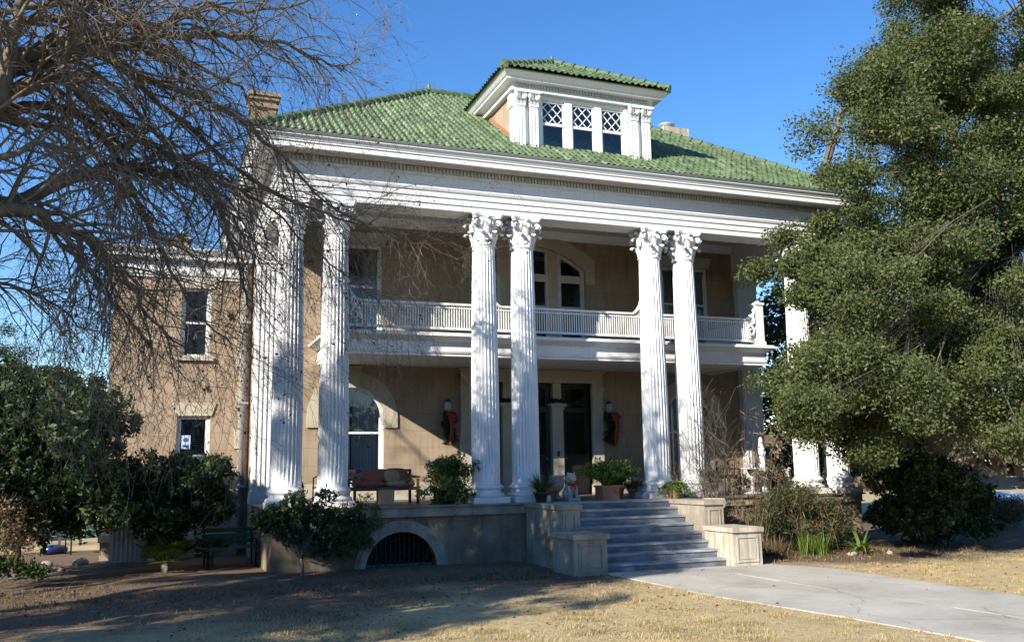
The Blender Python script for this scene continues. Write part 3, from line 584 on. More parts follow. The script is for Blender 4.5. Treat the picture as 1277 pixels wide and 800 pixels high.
def capital(r, z0, h, half):
    mb = MB(); mb.lathe([(r*1.02, 0), (r*1.15, 0.03), (r*1.02, 0.06), (r*0.98, 0.08), (r*1.0, h*0.5), (r*1.15, h*0.75), (r*1.45, h*0.86)], 24, (0, 0, z0))
    for k in range(8): leaf_strip(mb, pi/8+k*pi/4, r*0.98, z0+0.07, h*0.36, r*0.82, 0.75*r/0.27)
    for k in range(8): leaf_strip(mb, k*pi/4, r*1.0, z0+0.12, h*0.60, r*0.80, 0.85*r/0.27)
    for k in range(4):          # corner volutes
        a = pi/4+k*pi/2; d = Vector((cos(a), sin(a), 0)); side = Vector((-sin(a), cos(a), 0))
        for sg in (-1, 1):
            pts = [d*r*1.02+side*sg*r*0.45+Vector((0, 0, z0+h*0.50)), d*r*1.25+side*sg*r*0.28+Vector((0, 0, z0+h*0.72))]
            for i in range(10):
                t = i/9; an = pi*0.9-t*2.9*pi; rr = r*0.28*(1-0.68*t); c0 = d*r*1.58+Vector((0, 0, z0+h*0.70)); pts.append(c0+d*rr*cos(an)+Vector((0, 0, rr*sin(an)))+side*sg*r*(0.16-0.08*t))
            mb.tube(pts, [r*0.07]*2+[r*(0.09-0.03*i/9) for i in range(10)], 5)
        mb.ellipsoid(tuple(d*r*1.58+Vector((0, 0, z0+h*0.70))), (r*0.1, r*0.1, r*0.1), 8, 5)
        a2 = k*pi/2; e = Vector((cos(a2), sin(a2), 0)); mb.ellipsoid(tuple(e*r*1.38+Vector((0, 0, z0+h*0.90))), (r*0.22, r*0.22, r*0.20), 8, 5)
        for sg in (-1, 1):      # inner helices
            s2 = Vector((-sin(a2), cos(a2), 0)); c0 = e*r*1.2+s2*sg*r*0.3+Vector((0, 0, z0+h*0.74))
            mb.tube([c0+s2*sg*r*0.22-Vector((0, 0, r*0.3))]+[c0+s2*sg*r*0.2*(1-i/8)*cos(i*0.8)+Vector((0, 0, r*0.2*(1-i/8)*sin(i*0.8))) for i in range(8)], r*0.06, 5)
    for zz0, zz1, e in ((z0+h*0.86, z0+h*0.92, 0.94), (z0+h*0.921, z0+h, 1.0)):   # concave abacus
        ring = []
        for k in range(4):
            a = pi/4+k*pi/2; b = a+pi/2; A = Vector((cos(a), sin(a)))*half*1.414*e; B = Vector((cos(b), sin(b)))*half*1.414*e; inn = -((A+B)/2).normalized()
            off = (B-A).normalized()*0.06
            for t in (0, 0.25, 0.5, 0.75, 1): p_ = (A+off).lerp(B-off, t)+inn*half*0.24*4*t*(1-t); ring.append((p_.x, p_.y))
        n = len(ring); mb.add([(x, y, zz0) for x, y in ring]+[(x, y, zz1) for x, y in ring], [tuple(reversed(range(n))), tuple(range(n, 2*n))]+[(i, (i+1) % n, (i+1) % n+n, i+n) for i in range(n)])
    return mb
def col_base(rb, half):
    mb = MB(); mb.box(-half, half, -half, half, 0, 0.14)
    return mb.lathe([(half*0.97, 0.14), (half*1.0, 0.17), (half*0.97, 0.215), (rb*1.12, 0.23), (rb*1.07, 0.27), (rb*1.1, 0.31), (rb*1.2, 0.33), (rb*1.24, 0.36), (rb*1.2, 0.39), (rb*1.1, 0.405), (rb*1.08, 0.43)], 32)
first = None
for k in range(4):
    for sg in (-1, 1):
        x = (k-1.5)*L_+sg*S_/2
        if first is None:
            sh = fluted(0.335, 0.272, 5.66, 0.45)
            first = build('column', sh, 'white', HOUSE, (0, 0, 0)); first.location = Vector((x, 0, 0))-WORLD['mansion']
            WORLD['column'] = Vector((0, 0, 0))
            build('base', col_base(0.335, 0.44), 'white', first, (0, 0, 0)); build('capital', capital(0.272, 6.11, 0.775, 0.40), 'white', first, (0, 0, 0))
        else: copy_tree(first, HOUSE, Vector((x, 0, 0))-WORLD['mansion'])
# ---- entablature, cornice, soffit and dentils run round the whole block
ring = [(-EX, BY), (-EX, FY), (EX, FY), (EX, BY)]
prof = [(-0.70, 6.89), (-0.02, 6.89), (-0.02, 7.03), (0.01, 7.03), (0.01, 7.18), (0.04, 7.18), (0.04, 7.30), (0.075, 7.32), (0.10, 7.37), (0.10, 7.40), (0.0, 7.42), (0.0, 7.66), (0.05, 7.69), (0.05, 7.885), (-0.70, 7.885)]
build('entablature', MB().mould(prof, ring, True), 'white', HOUSE)
prof = [(-0.70, 7.887), (0.10, 7.887), (0.14, 7.92), (0.52, 7.92), (0.52, 7.86), (0.56, 7.86), (0.56, 7.98), (0.59, 7.985), (0.59, 8.02), (0.61, 8.03), (0.625, 8.07), (0.66, 8.10), (0.68, 8.105), (0.68, 8.17), (0.60, 8.17), (-0.70, 8.17)]
build('cornice', MB().mould(prof, ring, True), 'white', HOUSE)
mb = MB(); dx = 0.088
for i in range(int(2*(EX+0.03)/dx)):
    x = -EX-0.02+i*dx; mb.box(x, x+0.048, FY-0.105, FY-0.048, 7.74, 7.865)
for sx in (-1, 1):
    for i in range(int((BY-FY)/dx)):
        y = FY+i*dx; a, b = sorted((sx*(EX+0.048), sx*(EX+0.115))); mb.box(a, b, y, y+0.048, 7.74, 7.865)
build('dentils', mb, 'trim_grey', HOUSE)
build('gutter_edge', MB().mould([(0.6, 8.172), (0.70, 8.172), (0.72, 8.21), (0.6, 8.21)], ring, True), 'metal', HOUSE)
build('porch_ceiling', MB().box(-EX+0.71, EX-0.71, FY+0.71, WY-0.002, 7.72, 7.80), 'trim_grey', HOUSE)
build('ceiling_cornice', MB().mould([(0, 7.50), (0.04, 7.5), (0.08, 7.58), (0.16, 7.66), (0.22, 7.718), (0, 7.718)], [(-7.0, WY-0.003), (7.0, WY-0.003)]), 'white', HOUSE)
# ---- tiled roof (real barrel tiles, clipped to each slope)
EAVE = 0.70
RX0, RX1, RY0, RY1, RZ = -EX-EAVE, EX+EAVE, FY-EAVE, BY+EAVE, 8.17
SL = 0.675
def tiles(poly, O, U, Vv, tw=0.17, th=0.28, flip=False):
    """poly in (u,v) on the slope plane O + u*U + v*Vv"""
    O = np.array(O, float); U = np.array(U, float); Vv = np.array(Vv, float); Nn = np.cross(U, Vv); Nn /= np.linalg.norm(Nn)
    if Nn[2] < 0: Nn = -Nn
    us = [q[0] for q in poly]; vs_ = [q[1] for q in poly]; pu = np.linspace(0, 1, 9)[:-1]
    iu = np.arange(math.floor(min(us)/tw), math.ceil(max(us)/tw)+1); ug = (iu[:, None]+pu[None]).ravel()*tw
    prof_u = np.array([0.0, 0.018, 0.036, 0.042, 0.036, 0.018, 0.0, -0.006]); hu = np.tile(prof_u, len(iu))
    fv = np.array([0.0, 0.5, 0.995]); iv = np.arange(math.floor(min(vs_)/th), math.ceil(max(vs_)/th)+1); vg = (iv[:, None]+fv[None]).ravel()*th
    hv = np.tile(np.array([0.034, 0.017, 0.0]), len(iv))
    UU, VV = np.meshgrid(ug, vg); H = hu[None]+hv[:, None]+0.0
    # each tile sits a little differently
    jt = RNG.normal(0, 0.007, size=(len(iv), len(iu))); H = H+np.repeat(np.repeat(jt, 3, 0), 8, 1)
    P = O+UU[..., None]*U+VV[..., None]*Vv+H[..., None]*Nn
    cu = (UU[:-1, :-1]+UU[1:, 1:])/2; cv = (VV[:-1, :-1]+VV[1:, 1:])/2; inside = np.ones_like(cu, bool); m_ = len(poly)
    for i in range(m_):
        a, b = poly[i], poly[(i+1) % m_]; inside &= ((b[0]-a[0])*(cv-a[1])-(b[1]-a[1])*(cu-a[0])) >= -0.001
    ny, nx = UU.shape; idx = np.arange(ny-1)[:, None]*nx+np.arange(nx-1)[None]; sel = idx[inside]
    Fq = np.stack([sel, sel+1, sel+nx+1, sel+nx], -1)
    return P.reshape(-1, 3), Fq, np.stack([UU/tw+0.02, VV/th+0.002], -1).reshape(-1, 2)
def tile_mesh(name, parts, par):
    Vs, Fs, Us, o = [], [], [], 0
    for k, (V, F, U) in enumerate(parts):
        used = np.unique(F); mp = np.full(len(V), -1); mp[used] = np.arange(len(used)); Vs.append(V[used]); Fs.append(mp[F]+o); Us.append(U[used]+np.array([137*k, 53*k])); o += len(used)
    V = np.concatenate(Vs); F = np.concatenate(Fs); U = np.concatenate(Us)
    ob = npmesh(name, V, F, 'tile', par, True); l = ob.data.uv_layers.new(name='UVMap')
    # per-face uv taken from the face's first corner, so that a tile never straddles two cells
    fu = U[F].mean(1); l.data.foreach_set('uv', np.repeat(fu, 4, axis=0).astype(np.float32).ravel()); return ob
wx = RX1-RX0; wyy = RY1-RY0; a_ = wyy/2; sec = math.sqrt(1+SL*SL); cs = 1/sec; sn = SL/sec
PK = RZ+a_*SL
front = tiles([(0, 0), (wx, 0), (wx-a_, a_*sec), (a_, a_*sec)], (RX0, RY0, RZ), (1, 0, 0), (0, cs, sn))
back = tiles([(0, 0), (wx, 0), (wx-a_, a_*sec), (a_, a_*sec)], (RX1, RY1, RZ), (-1, 0, 0), (0, -cs, sn))
left = tiles([(0, 0), (wyy, 0), (a_, a_*sec)], (RX0, RY1, RZ), (0, -1, 0), (cs, 0, sn))
right = tiles([(0, 0), (wyy, 0), (a_, a_*sec)], (RX1, RY0, RZ), (0, 1, 0), (-cs, 0, sn))
ROOF = tile_mesh('roof', [front, back, left, right], HOUSE)
mb = MB(); d = 0.03     # solid deck under the tiles
P6 = [(RX0, RY0, RZ-d), (RX1, RY0, RZ-d), (RX1, RY1, RZ-d), (RX0, RY1, RZ-d), (RX0+a_, RY0+a_, PK-d), (RX1-a_, RY0+a_, PK-d)]
mb.add(P6, [(0, 1, 5, 4), (1, 2, 5), (2, 3, 4, 5), (3, 0, 4), (0, 3, 2, 1)]); build('roof_deck', mb, 'ridge', ROOF)
def ridge(mb, A, B, r=0.10, step=0.34):
    A = Vector(A); B = Vector(B); n = max(1, int((B-A).length/step)); 
    for i in range(n):
        p_ = A.lerp(B, i/n); q = A.lerp(B, (i+1.12)/n); mb.tube([p_, q], [r*1.3, r*0.85], 9, False)
def finial(mb, p_, s=1.0):
    mb.lathe([(0.14*s, -0.1*s), (0.12*s, 0.1*s), (0.06*s, 0.16*s), (0.08*s, 0.24*s), (0.05*s, 0.33*s), (0.01, 0.42*s)], 10, p_)
mb = MB(); k0 = (RX0+a_, RY0+a_, PK+0.05); k1 = (RX1-a_, RY0+a_, PK+0.05)
for c_ in ((RX0+.05, RY0+.05, RZ+.06), (RX0+.05, RY1-.05, RZ+.06)): ridge(mb, c_, k0)
for c_ in ((RX1-.05, RY0+.05, RZ+.06), (RX1-.05, RY1-.05, RZ+.06)): ridge(mb, c_, k1)
ridge(mb, k0, k1); finial(mb, k0, .7); finial(mb, k1, .7); build('ridge_tiles', mb, 'ridge', ROOF)
# ---- dormer
DX, DY, DZ0, DZ1 = 1.93, 0.0, 8.55, 10.30
DW = [(-1.13, -0.50), (-0.27, 0.36), (0.60, 1.23)]; DW = [(-1.18, -0.53), (-0.325, 0.325), (0.53, 1.18)]
mb = wall_xz(-DX, DX, DZ0, 10.32, DY, DY+0.16, [(a, b, 8.84, 10.14) for a, b in DW])
DORM = build('dormer', mb, 'white', HOUSE)
build('cheek_wall', MB().box(-DX, -DX+0.15, DY+0.162, 4.2, 8.4, 10.32), 'stucco', DORM); build('cheek_wall', MB().box(DX-0.15, DX, DY+0.162, 4.2, 8.4, 10.32), 'stucco', DORM)
for sx in (-1, 1):
    mb = MB(); x = sx*(DX+0.012); z_at = lambda y: RZ+(y-RY0)*SL+0.07
    mb.prism_x([(0.0, z_at(0)), (2.9, z_at(2.9)), (2.9, z_at(2.9)+0.12), (0.0, z_at(0)+0.10)], x-0.01, x+0.01)
    build('flashing', mb, 'flashing', DORM)
for a, b in DW:
    mb = MB(); y0, y1 = DY+0.04, DY+0.10; mb.box(a, a+.045, y0, y1, 8.84, 10.14).box(b-.045, b, y0, y1, 8.84, 10.14).box(a+.045, b-.045, y0, y1, 10.09, 10.14).box(a+.045, b-.045, y0, y1, 8.84, 8.9).box(a+.045, b-.045, y0-.01, y1, 9.48, 9.55)
    A0, A1, B0, B1 = a+.045, b-.045, 9.55, 10.09; ww = A1-A0; hh = B1-B0
    nd = 3
    for k in range(-nd, nd+1):      # diagonal lattice in the upper sash
        for sg in (1, -1):
            # line x = A0 + (k + t)*ww/2 ... clipped to the sash
            pts = []
            sl = hh/ww*1.15
            c0 = B0+hh/2+(k+0.5)*hh*0.52
            for xx in np.linspace(A0, A1, 25):
                zz = c0+sg*sl*(xx-(A0+A1)/2)
                if B0 <= zz <= B1: pts.append((xx, zz))
            if len(pts) > 2: mb.bar((pts[0][0], y0+.025+.001*sg, pts[0][1]), (pts[-1][0], y0+.025+.001*sg, pts[-1][1]), 0.02, 0.018, (0, 1, 0))
    wv = build('window', mb, 'white', DORM); build('pane', MB().box(a+.045, b-.045, y0+.035, y0+.04, 8.9, 10.09), 'glass', wv)
mb = MB(); mb.box(-1.22, 1.22, DY-0.06, DY-0.002, 8.74, 8.838)
for a, b in ((-1.30, -1.19), (1.19, 1.30)): mb.box(a, b, DY-0.03, DY-0.002, 8.6, 10.2)
build('trim', mb, 'white', DORM)
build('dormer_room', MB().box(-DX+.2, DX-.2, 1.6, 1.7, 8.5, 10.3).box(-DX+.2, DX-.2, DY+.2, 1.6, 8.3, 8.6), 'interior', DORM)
build('wood_box', MB().box(0.85, 1.1, DY+0.3, DY+0.5, 8.88, 9.1), 'tancloth', DORM)
def pil(x, y, par, wd=0.17, first_=[None]):
    mb = MB(); mb.box(x-wd, x+wd, y-0.11, y-0.002, 8.5, 9.86); mb.box(x-wd-.03, x+wd+.03, y-0.14, y-.002, 8.5, 8.62)
    for i in (-1, 0, 1): mb.box(x+i*0.09-0.02, x+i*0.09+0.02, y-0.125, y-0.111, 8.75, 9.8)
    mb.box(x-wd-.02, x+wd+.02, y-0.13, y-.002, 9.861, 9.9).box(x-wd+.01, x+wd-.01, y-0.1, y-.002, 9.901, 10.2)
    for i in (-1, 0, 1):
        mb.prism_x([(y-.1, 9.9), (y-.15, 10.0), (y-.2, 10.04), (y-.1, 10.06)], x+i*.1-.04, x+i*.1+.04)
    for sg in (-1, 1): mb.ellipsoid((x+sg*(wd+.02), y-.14, 10.13), (.07, .05, .07), 8, 6); mb.prism_x([(y-.1, 10.02), (y-.17, 10.14), (y-.2, 10.17), (y-.1, 10.18)], x+sg*.06-.04, x+sg*.06+.04)
    mb.box(x-wd-.06, x+wd+.06, y-0.2, y-.002, 10.201, 10.26)
    return build('pilaster', mb, 'white', par)
for x in (-1.80, -1.44, 1.44, 1.80): pil(x, DY, DORM, 0.10)
for sx in (-1, 1):     # returns on the dormer sides
    mb = MB(); a, b = sorted((sx*(DX+.002), sx*(DX+.05))); mb.box(a, b, DY+.02, DY+.22, 8.5, 9.86); a, b = sorted((sx*(DX+.002), sx*(DX+.09))); mb.box(a, b, DY+.0, DY+.24, 9.861, 10.2)
    build('pilaster', mb, 'white', DORM)
dr = [(-DX, 5.2), (-DX, DY), (DX, DY), (DX, 5.2)]
build('entablature', MB().mould([(-0.2, 10.262), (0.13, 10.262), (0.13, 10.33), (0.1, 10.34), (0.1, 10.44), (0.13, 10.46), (0.3, 10.47), (0.30, 10.52), (0.34, 10.54), (0.42, 10.62), (0.44, 10.66), (-0.2, 10.66)], dr), 'white', DORM)
mb = MB()
for i in range(int(2*DX/0.085)): mb.box(-DX+i*.085, -DX+i*.085+.05, DY-.145, DY-.098, 10.37, 10.45)
build('dentils', mb, 'trim_grey', DORM)
e = 0.48; dx0, dx1, dy0, dz = -DX-e, DX+e, DY-e, 10.68; half = dx1; sd_ = 0.60; sc_ = math.sqrt(1+sd_*sd_); dyk = dy0+half; dpk = dz+half*sd_
dlen = 6.0-dyk
fr_ = tiles([(0, 0), (2*half, 0), (half, half*sc_)], (dx0, dy0, dz), (1, 0, 0), (0, 1/sc_, sd_/sc_))
lf_ = tiles([(0, 0), (half+dlen, 0), (half+dlen, 0)] if False else [(-(dlen), 0), (half, 0), (0, half*sc_), (-dlen, half*sc_)], (dx0, dy0+half, dz), (0, -1, 0), (1/sc_, 0, sd_/sc_))
rg_ = tiles([(-half, 0), (dlen, 0), (dlen, half*sc_), (0, half*sc_)], (dx1, dy0+half, dz), (0, 1, 0), (-1/sc_, 0, sd_/sc_))
# keep only the tiles that stand above the main roof
def above(part):
    V, F, U = part; c_ = V[F].mean(1); zr = np.minimum(RZ+(c_[:, 1]-RY0)*SL, RZ+(RY1-c_[:, 1])*SL); return V, F[c_[:, 2] > zr-0.05], U
DR = tile_mesh('roof', [fr_, above(lf_), above(rg_)], DORM)
mb = MB(); mb.add([(dx0, dy0, dz-.03), (dx1, dy0, dz-.03), (0, dyk, dpk-.03), (dx0, 4.0, dz-.03), (dx1, 4.0, dz-.03), (0, 4.9, dpk-.03)], [(0, 1, 2), (0, 2, 5, 3), (1, 4, 5, 2), (0, 3, 4, 1), (3, 5, 4)]); build('roof_deck', mb, 'ridge', DR)
mb = MB(); pk = (0, dyk, dpk+.04); ridge(mb, (dx0+.04, dy0+.04, dz+.05), pk, 0.10); ridge(mb, (dx1-.04, dy0+.04, dz+.05), pk, 0.10); ridge(mb, pk, (0, 4.0, dpk+.04), 0.10); finial(mb, pk, 0.6); build('ridge_tiles', mb, 'ridge', DR)
# ---- chimneys
def chimney(x0, x1, y0, y1, z0, z1, pots, cap=True):
    mb = MB(); mb.box(x0, x1, y0, y1, z0, z1-0.5)
    for i, (o, h) in enumerate(((0.06, 0.1), (0.0, 0.12), (0.07, 0.1), (0.12, 0.1))):
        z = z1-0.5+sum(q[1] for q in ((0.06, 0.1), (0.0, 0.12), (0.07, 0.1), (0.12, 0.1))[:i]); mb.box(x0-o, x1+o, y0-o, y1+o, z+.001, z+h)
    ch = build('chimney', mb, 'brick', HOUSE)
    if pots: build('chimney_pot', MB().lathe([(0.2, 0), (0.22, 0.02), (0.2, 0.06), (0.2, 0.16), (0.24, 0.2), (0.16, 0.23), (0.02, 0.25)], 16, ((x0+x1)/2-.1, (y0+y1)/2, z1-.07)), 'metal', ch)
chimney(-8.02, -7.38, 4.1, 4.75, 8.0, 11.15, False)
mb = MB().box(5.75, 6.95, 6.0, 6.7, 10.0, 12.13); ch = build('chimney', mb, 'brick', HOUSE)
build('cap', MB().box(6.0, 7.0, 5.93, 6.78, 12.131, 12.5), 'pedestal', ch); build('chimney_pot', MB().lathe([(0.26, 0), (0.26, 0.14), (0.30, 0.16), (0.30, 0.22), (0.05, 0.27)], 18, (6.35, 6.35, 12.502)), 'metal', ch)
# ---- balcony
BX, BYF = 6.15, 1.22
prof = [(-0.3, 3.58), (0.0, 3.58), (0.0, 3.63), (0.03, 3.65), (0.05, 3.70), (0.01, 3.71), (0.01, 3.93), (0.05, 3.95), (0.14, 3.99), (0.22, 4.03), (0.26, 4.05), (0.26, 4.10), (-0.3, 4.10)]
bp = [(-BX, WY-0.003), (-BX, BYF), (BX, BYF), (BX, WY-0.003)]
mb = MB().mould(prof, bp); mb.box(-BX+.31, BX-.31, BYF+.31, WY-.003, 3.60, 4.08); mb.box(-BX-.2, BX+.2, BYF-.2, WY-.003, 4.101, 4.14)
BAL = build('balcony', mb, 'white', HOUSE)
RT, RB = 4.90, 4.28
def rail_run(A, B, up0, up1, endr=0.32):
    """one railing bay between posts; the top rail sweeps up to a post where up is true"""
    A = Vector((*A, 0)); B = Vector((*B, 0)); L = (B-A).length; d = (B-A)/L; mb = MB(); n = 40
    def top(s_):
        z = RT
        if up0 and s_ < 0.32: z += endr*(1-s_/0.32)**2
        if up1 and L-s_ < 0.32: z += endr*(1-(L-s_)/0.32)**2
        return z
    S = sorted(set([0, L]+[L*i/20 for i in range(21)]+[0.32*i/8 for i in range(9) if up0]+[L-0.32*i/8 for i in range(9) if up1]))
    for a, b in zip(S[:-1], S[1:]):
        p_ = A+d*a; q = A+d*b; mb.bar(p_+Vector((0, 0, top(a))), q+Vector((0, 0, top(b))), 0.09, 0.055)
    mb.bar(A+Vector((0, 0, RB)), B+Vector((0, 0, RB)), 0.07, 0.06); mb.bar(A+Vector((0, 0, RT-0.09)), B+Vector((0, 0, RT-0.09)), 0.04, 0.03)
    k = int(L/0.066)
    for i in range(k):
        s_ = (i+0.5)*L/k; p_ = A+d*s_; mb.bar(p_+Vector((0, 0, RB)), p_+Vector((0, 0, top(s_)-0.02)), 0.026, 0.026)
    return build('railing', mb, 'white', BAL)
by = BYF+0.04
for (A, B, u, v) in (((-5.88, by), (-2.40, by), 1, 1), ((-2.20, by), (2.20, by), 1, 1), ((2.40, by), (5.88, by), 1, 1), ((-6.0, by+.12), (-6.0, WY-.05), 1, 0), ((6.0, by+.12), (6.0, WY-.05), 1, 0)): rail_run(A, B, u, v)
def post(x, y, w_, h=5.30):
    mb = MB(); mb.box(x-w_, x+w_, y-w_, y+w_, 4.141, h-.1).box(x-w_-.03, x+w_+.03, y-w_-.03, y+w_+.03, 4.142, 4.26).box(x-w_-.03, x+w_+.03, y-w_-.03, y+w_+.03, h-.1, h-.03)
    mb.ellipsoid((x, y, h), (w_*0.8, w_*0.8, 0.06), 10, 6); return build('post', mb, 'white', BAL)
for x in (-2.3, 2.3): post(x, by, 0.08)
for x in (-6.0, 6.0): post(x, by, 0.12, 5.42)
for sx in (-1, 1):      # carved scroll bracket against the end posts
    mb = MB(); x = sx*6.0; pts = []
    for i in range(22):
        t = i/21; an = -pi/2+t*3.2*pi; rr = 0.20*(1-0.75*t); pts.append((x-sx*0.3-sx*rr*cos(an)*0.8, by-0.09, 4.55+rr*sin(an)))
    mb.tube(pts, [0.045-0.02*i/21 for i in range(22)], 6); mb.tube([(x-sx*.14, by-.09, 5.2), (x-sx*.22, by-.09, 5.0), (x-sx*.18, by-.09, 4.8), (x-sx*.34, by-.09, 4.72)], [0.03, .045, .04, .04], 6)
    build('scroll', mb, 'white', BAL)
# ---- porch platform, with an arched basement opening on the left
PY = -0.52
AX, AR = -4.95, 0.80
mb = wall_xz(-7.72, -2.06, GZ-.3, -0.235, PY+0.03, PY+0.33, [(AX-AR, AX+AR, GZ-.3, GZ+0.03+AR-.0)])
arch_fill(mb, AX, AR, GZ-0.0, AR, GZ+AR+0.03, PY+0.03, PY+0.33)
mb.box(2.06, 7.72, PY+.03, PY+.33, GZ-.3, -.235).box(-7.72, -7.42, PY+.332, WY, GZ-.3, -.235).box(7.42, 7.72, PY+.332, WY, GZ-.3, -.235).box(-2.06, 2.06, PY+.03, PY+.33, GZ-.3, -.235)
PW = build('porch_wall', mb, 'porchwall', HOUSE)
mb = MB(); arch_ring(mb, AX, AR+.003, 1.05, GZ, AR+.003, 1.05, PY-0.0, PY+.028); mb.box(AX-1.05, AX-AR, PY-.0, PY+.028, GZ-.3, GZ).box(AX+AR, AX+1.05, PY, PY+.028, GZ-.3, GZ)
build('arch_surround', mb, 'concrete', HOUSE)
mb = MB()
for i in range(-7, 8):
    x = AX+i*0.105; h = math.sqrt(max(0, AR*AR-(i*0.105)**2)); mb.bar((x, PY+.2, GZ), (x, PY+.2, GZ+h), 0.018, 0.018)
for k in range(1, 5): r = AR*k/5; P = [(AX+r*cos(pi*i/12), PY+.19, GZ+r*sin(pi*i/12)) for i in range(13)]; mb.tube(P, 0.01, 4)
build('grille', mb, 'iron', HOUSE)
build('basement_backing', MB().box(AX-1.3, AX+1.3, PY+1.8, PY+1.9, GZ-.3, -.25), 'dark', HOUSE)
build('basement_sill', MB().box(AX-.75, AX+.75, PY+.26, PY+.32, GZ+.0, GZ+.10), 'teal', HOUSE)
build('coping', MB().mould([(-0.32, -0.233), (0.05, -0.233), (0.05, -0.21), (0.0, -0.20), (0.0, -0.05), (0.06, -0.04), (0.08, 0.0), (-0.32, 0.0)], [(-7.74, WY-.3), (-7.74, PY), (7.74, PY), (7.74, WY-.3)]), 'concrete', HOUSE)
build('porch_floor', MB().box(-7.42, 7.42, PY+.321, WY-.001, -0.12, -0.003), 'porch_paint', HOUSE)
# ---- front steps with stepped cheek blocks
mb = MB(); NS = 8; rise = -GZ/NS; y = -0.62; tread = 0.335
for i in range(NS):
    z1 = -i*rise-0.004; y1 = y-0.0-(i)*tread; hw = 1.53 if i < 5 else 1.47
    mb.box(-1.53, 1.53, y1-tread, y1 if i else PY-.082, GZ-.1+0.0, z1-.045)
    mt = MB().box(-1.535, 1.535, y1-tread-.03, y1-(.03 if i else 0.0)-.0005 if i else PY-.083, z1-.0445, z1); build('tread', mt, 'tread', HOUSE)
build('steps', mb, 'marble', HOUSE)
def panel_block(mb, x0, x1, y0, y1, z0, z1, panel=True, cap=0.1):
    mb.box(x0, x1, y0, y1, z0, z1-cap); mb.box(x0-.04, x1+.04, y0-.05, y1, z1-cap+.001, z1)
    if panel:
        a, b, c_, d_ = x0+.13, x1-.13, z0+.22, z1-cap-.12
        for q in ((a, b, d_, d_+.035), (a, b, c_-.035, c_), (a-.035, a, c_-.035, d_+.035), (b, b+.035, c_-.035, d_+.035)): mb.box(q[0], q[1], y0-.022, y0-.001, q[2], q[3])
        mb.box(a+.03, b-.03, y0-.012, y0-.001, c_+.03, d_-.03)
for sx in (-1, 1):
    mb = MB(); a, b = sorted((sx*1.545, sx*2.05)); panel_block(mb, a, b, -2.45, PY-.083, GZ-.1, 0.002); mb2 = MB(); a, b = sorted((sx*1.49, sx*2.22)) ; panel_block(mb2, a, b, -3.58, -2.503, GZ-.1, -0.54)
    build('cheek_block', mb, 'concrete', HOUSE); build('pedestal', mb2, 'pedestal' if sx > 0 else 'concrete', HOUSE)
build('gate_post', MB().box(2.45, 2.75, -1.35, -1.05, GZ, -0.22).box(2.40, 2.8, -1.4, -1.0, -0.219, 0.0), 'cream', HOUSE)
# ---- two-storey wing on the left
WG = 5.2; gx0, gx1 = -11.3, -7.752
ho = [(-9.60, -8.84, 3.86, 5.72), (-9.60, -8.76, 0.35, 2.28), (-9.2, -8.8, -1.2, -0.1)]
mb = wall_xz(gx0, gx1, GZ-.3, 6.0, WG, WG+.3, ho); mb.box(gx0, gx0+.3, WG+.302, 10.5, GZ-.3, 6.0).box(gx0+.302, gx1, 10.2, 10.5, GZ-.3, 6.0); build('wing_wall', mb, 'stucco', HOUSE)
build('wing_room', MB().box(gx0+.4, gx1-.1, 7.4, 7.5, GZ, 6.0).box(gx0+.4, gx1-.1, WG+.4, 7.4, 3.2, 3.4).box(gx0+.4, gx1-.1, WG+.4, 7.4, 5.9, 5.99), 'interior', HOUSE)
wpath = [(gx0, 10.5), (gx0, WG), (gx1-.06, WG)]
build('wing_entablature', MB().mould([(-0.3, 5.98), (0.04, 5.98), (0.04, 6.04), (0.08, 6.06), (0.10, 6.16), (0.03, 6.18), (0.03, 6.44), (0.08, 6.46), (0.22, 6.48), (0.22, 6.58), (0.28, 6.62), (0.34, 6.70), (0.34, 6.76), (-0.3, 6.76)], wpath), 'white', HOUSE)
mb = MB()
for i in range(36): x = gx0+.02+i*.095; mb.box(x, x+.055, WG-.075, WG-.028, 6.36, 6.45)
build('wing_dentils', mb, 'trim_grey', HOUSE)
build('wing_roof', MB().box(gx0+.31, gx1-.06, WG+.31, 10.2, 6.6, 6.7), 'metal', HOUSE)
chs = build('chimney', MB().box(-10.15, -9.45, 6.0, 6.6, 6.7, 7.22).box(-10.2, -9.4, 5.95, 6.65, 7.221, 7.3), 'brick', HOUSE)
build('vent_cowl', MB().lathe([(0.09, 0), (0.09, 0.12), (0.13, 0.13), (0.13, 0.24), (0.02, 0.28)], 12, (-9.6, 6.3, 7.302)), 'metal', chs)
sash_window(-9.60, -8.84, 3.86, 5.72, WG, HOUSE, rail=0.5, fw_=0.08, curt=0.4)
lw = sash_window(-9.60, -8.76, 0.35, 2.28, WG, HOUSE, rail=0.46, fw_=0.08, blind=True)
mb = MB(); mb.box(-9.46, -9.24, WG+.075, WG+.085, 1.42, 1.78); st = build('window_sticker', mb, 'sticker', lw)
build('sticker_print', MB().ellipsoid((-9.35, WG+.073, 1.66), (.07, .004, .06), 10, 6).box(-9.43, -9.27, WG+.071, WG+.074, 1.47, 1.53), 'stickerblue', lw)
for z in (5.73, 2.29):
    x = -9.22 if z > 3 else -9.18; build('lintel', MB().prism_y([(x-.45, z), (x+.45, z), (x+.56, z+.34), (x-.56, z+.34)], WG-.035, WG-.002), 'cream', HOUSE)
mb = MB().mould([(0.0, -0.9), (0.05, -0.9), (0.05, -0.72), (0.0, -0.68), (-0.02, -0.8)], wpath); build('wing_base_band', mb, 'cream', HOUSE)
build('basement_window', MB().box(-9.2, -8.8, WG+.05, WG+.12, -1.2, -.1), 'white', HOUSE)
mb = MB()
for i in range(14):
    z = GZ+i*0.55; mb.box(-7.80 - (0.34 if i % 2 else 0.24), -7.80, WG-.03, WG-.002, z+.02, min(z+.53, 5.95))
